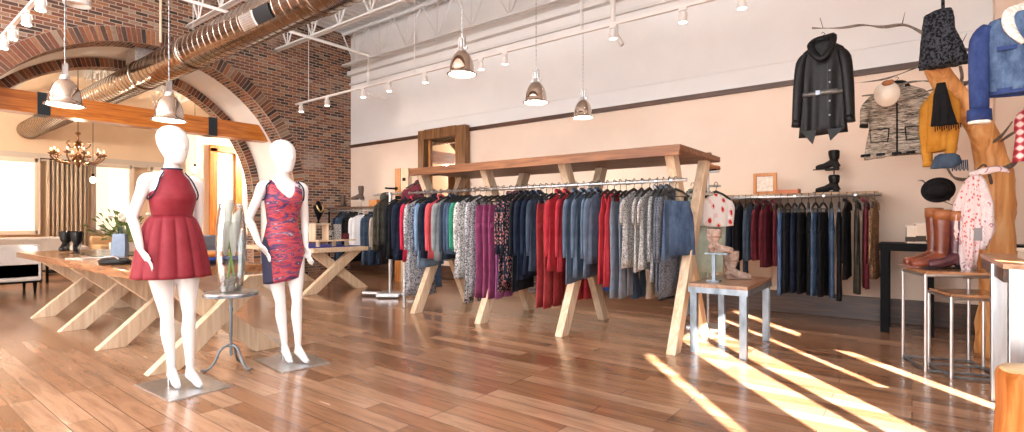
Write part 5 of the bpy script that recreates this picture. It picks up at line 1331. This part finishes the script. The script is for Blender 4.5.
# ------------------------------------------------------------ furniture beyond the arch
t = thing('armchair', 'white upholstered armchair with black legs in the arch opening', 'armchair', (-11.75, 1.55, 0))
M_up = fabric('white_upholstery', 'plain', (.62, .58, .54), (.68, .64, .6))
MB().box((-11.75, 1.55, .36), (.95, 1.0, .3), bev=.03).build('seat', M_up, t, world=True, smooth=False)
MB().box((-11.36, 1.55, .52), (.17, 1.0, .56), bev=.04).build('backrest', M_up, t, world=True)
for Y in (1.12, 1.98): MB().box((-11.8, Y, .45), (.8, .13, .44), bev=.03).build('armrest', M_up, t, world=True)
MB().box((-11.75, 1.55, .195), (.93, .98, .03)).build('seat_frame', M_black, t, world=True)
for X in (-12.15, -11.35):
    for Y in (1.12, 1.98): MB().tube([(X, Y, .19), (X, Y, 0)], [.035, .02], 4).build('leg', M_black, t, world=True)
def sofa(label, x, y0, y1, m, h=.78, name='sofa'):
    t = thing(name, label, 'sofa', (x, (y0+y1)/2, 0), 0, 'sofas beyond the arch')
    yc, w = (y0+y1)/2, y1-y0
    MB().box((x, yc, .28), (.85, w, .3), bev=.04).build('seat', m, t, world=True)
    MB().box((x-.36, yc, .45), (.18, w, h-.12), bev=.05).build('backrest', m, t, world=True)
    for y in (y0+.1, y1-.1): MB().box((x, y, .4), (.85, .18, .44), bev=.04).build('armrest', m, t, world=True)
    for X in (x-.35, x+.35):
        for Y in (y0+.1, y1-.1): MB().tube([(X, Y, .14), (X, Y, 0)], [.03, .02], 6).build('leg', M_black, t, world=True)
sofa('long pale grey sofa below the far window', -15.2, 2.0, 3.5, fabric('pale_sofa', 'plain', (.5, .47, .46), (.58, .55, .54)), .85)
sofa('tan sofa beneath the far curtain', -15.2, 3.7, 5.1, fabric('tan_sofa', 'plain', (.48, .32, .18), (.58, .4, .24)), .85)
sofa('slate blue sofa beyond the arch behind the glass vase', -14.2, 5.35, 6.9, fabric('slate_sofa', 'plain', (.16, .19, .25), (.22, .25, .32)), .85)
t = thing('coffee_table', 'low black coffee table behind the armchair', 'table', (-13.3, 2.9, 0))
MB().box((-13.3, 2.9, .4), (.6, 1.0, .05), bev=.005).build('table_top', M_black, t, world=True)
MB().box((-13.3, 2.9, .2), (.5, .9, .03)).build('lower_shelf', M_black, t, world=True)
for X in (-13.55, -13.05):
    for Y in (2.45, 3.35): MB().box((X, Y, .19), (.04, .04, .38)).build('leg', M_black, t, world=True)
# plant
pp = at(124, 240, X=-14.0)
t = thing('potted_plant', 'leafy green plant with white blooms in a pale pot before the far window', 'plant', (pp.x, pp.y, 0))
MB().lathe([(0, 0), (.2, 0), (.26, .5), (.27, .7), (.24, .7), (.22, .6), (0, .6)], (0, 0, 0), 24).build('pot', mat('pale_pot', (.7, .66, .6), .5), t, smooth=True)
random.seed(31); b = MB(); wb = MB()
for k in range(110):
    a = rnd(0, 6.28); e = rnd(.1, 1.4); L_ = rnd(.35, .75); c_ = Vector((cos(a)*cos(e), sin(a)*cos(e), sin(e)))
    base = Vector((0, 0, .7)); tip = base+c_*L_*1.2; mid = tip-c_*.2
    sd = c_.cross(Vector((0, 0, 1))).normalized()*rnd(.03, .05)
    b.tube([base, mid], .005, 4); b.add([mid, mid.lerp(tip, .5)+sd+Vector((0, 0, .015)), tip-Vector((0, 0, .05)), mid.lerp(tip, .5)-sd+Vector((0, 0, .015))], [(0, 1, 2, 3)])
for k in range(16):
    a = rnd(0, 6.28); e = rnd(.3, 1.2); c_ = Vector((cos(a)*cos(e), sin(a)*cos(e), sin(e))); MB().ball(Vector((0, 0, .7))+c_*rnd(.6, .85), (.06, .06, .045), 8, 5).build('bloom', mat('white_bloom', (.85, .82, .8), .6), t, smooth=True)
b.build('foliage', noisy('plant_leaf', (.06, .13, .03), (.2, .28, .1), 10, .5), t, solid=.002)
# chandelier
cp = at(78, 160, X=-13.6)
t = thing('chandelier', 'ornate bronze chandelier hanging in the room beyond the arch', 'chandelier', cp)
M_brz = mat('bronze', (.16, .08, .04), .35, .9)
MB().lathe([(0, -.16), (.02, -.14), (.05, -.08), (.03, -.02), (.07, .03), (.09, .08), (.03, .14), (.02, .24), (.06, .3), (.07, .34), (.02, .4), (.015, .5), (.05, .54), (.05, .56), (0, .58)], (0, 0, 0), 18).build('column', M_brz, t, smooth=True)
MB().tube([(0, 0, .56), (0, 0, CZ-cp.z)], .008, 6).build('chain', M_brz, t)
M_cand = mat('candle_bulb', (1, .8, .5), .5, emit=4)
for k in range(10):
    a = 2*PI*k/10; c_, s_ = cos(a), sin(a)
    ar = MB().tube([(.05*c_, .05*s_, .05), (.16*c_, .16*s_, -.06), (.32*c_, .32*s_, -.05), (.43*c_, .43*s_, .06), (.4*c_, .4*s_, .1)], .014, 7, smooth=4).build('arm', M_brz, t, smooth=True)
    MB().lathe([(0, .09), (.05, .1), (.06, .125), (.03, .11), (.016, .12), (.016, .17)], (.42*c_, .42*s_, 0), 12).build('candle_cup', M_brz, ar, smooth=True)
    MB().ball((.42*c_, .42*s_, .195), (.014, .014, .028), 8, 6).build('bulb', M_cand, ar, smooth=True)
    if k % 2 == 0: MB().tube([(.03*c_, .03*s_, .3), (.12*c_, .12*s_, .24), (.2*c_, .2*s_, .32), (.16*c_, .16*s_, .38)], .010, 6, smooth=4).build('scroll', M_brz, t, smooth=True)
for i, (px, py, X) in enumerate(((93, 180, -14.5), (195, 170, -13.5))):
    p = at(px, py, X=X); t = thing('bulb_pendant', ('bare bulb pendant hanging in front of the curtain edge', 'bare bulb pendant hanging right of the red-dressed mannequin head')[i], 'lamp', p, 0, 'bare bulb pendants beyond the arch')
    MB().ball((0, 0, 0), (.06, .06, .07), 12, 8).build('bulb', M_bulb, t, smooth=True)
    MB().tube([(0, 0, .06), (0, 0, .14)], .025, 8).build('socket', M_black, t); MB().tube([(0, 0, .14), (0, 0, CZ-p.z)], .006, 5).build('cord', M_black, t)

# ------------------------------------------------------------ light
w = bpy.data.worlds.new('World'); SC.world = w; w.use_nodes = True
bg = w.node_tree.nodes['Background']; bg.inputs[0].default_value = (.93, .96, 1, 1); bg.inputs[1].default_value = 5.5
s = bpy.data.lights.new('sun', 'SUN'); s.energy = 75; s.angle = math.radians(.6); s.color = (1, .93, .84)
so = bpy.data.objects.new('sun', s); COL.objects.link(so)
el = math.radians(24); d = Vector((-.643*cos(el), .767*cos(el), -sin(el))); so.rotation_euler = d.to_track_quat('-Z', 'Y').to_euler(); so.location = (6, -7, 5)
def point(p, e, col, r=.15):
    l = bpy.data.lights.new('lamp', 'POINT'); l.energy = e; l.color = col; l.shadow_soft_size = r  # shared by the chandelier lamp and the added fill lights
    o = bpy.data.objects.new('lamp_and_fill_light', l); COL.objects.link(o); o.location = p
point(cp+Vector((0, 0, .25)), 120, (1, .74, .48), .06)
point((-15.5, -.9, 3.4), 850, (1, .85, .68), .2)  # added light out of sight, brightens the far room
point((-15.5, 8.6, 3.4), 750, (1, .84, .66), .2)  # second added light, hidden beside the arch, brightens the far room
for x_ in (-8.5, -5.5, -2.5, .3): point((x_, -2.6, 4.3), 260, (1, .975, .95), .5)  # added unseen fill behind the camera, brightens the upper walls
cam = bpy.data.cameras.new('camera'); co = bpy.data.objects.new('camera', cam); COL.objects.link(co)
cam.sensor_width = 36; cam.lens = F/1024*36; cam.shift_y = 5/1024; cam.clip_start = .05
co.location = (0, 0, CH); co.rotation_euler = (PI/2, 0, math.atan2(.6097, .7926)); SC.camera = co
SC.view_settings.view_transform = 'Standard'; SC.view_settings.look = 'None'; SC.view_settings.exposure = 0.36; SC.view_settings.gamma = 1
SC.view_settings.use_curve_mapping = False
try:
    SC.cycles.use_denoising = True; SC.cycles.caustics_reflective = False; SC.cycles.caustics_refractive = False; SC.cycles.max_bounces = 8; SC.cycles.sample_clamp_indirect = 6
except Exception: pass
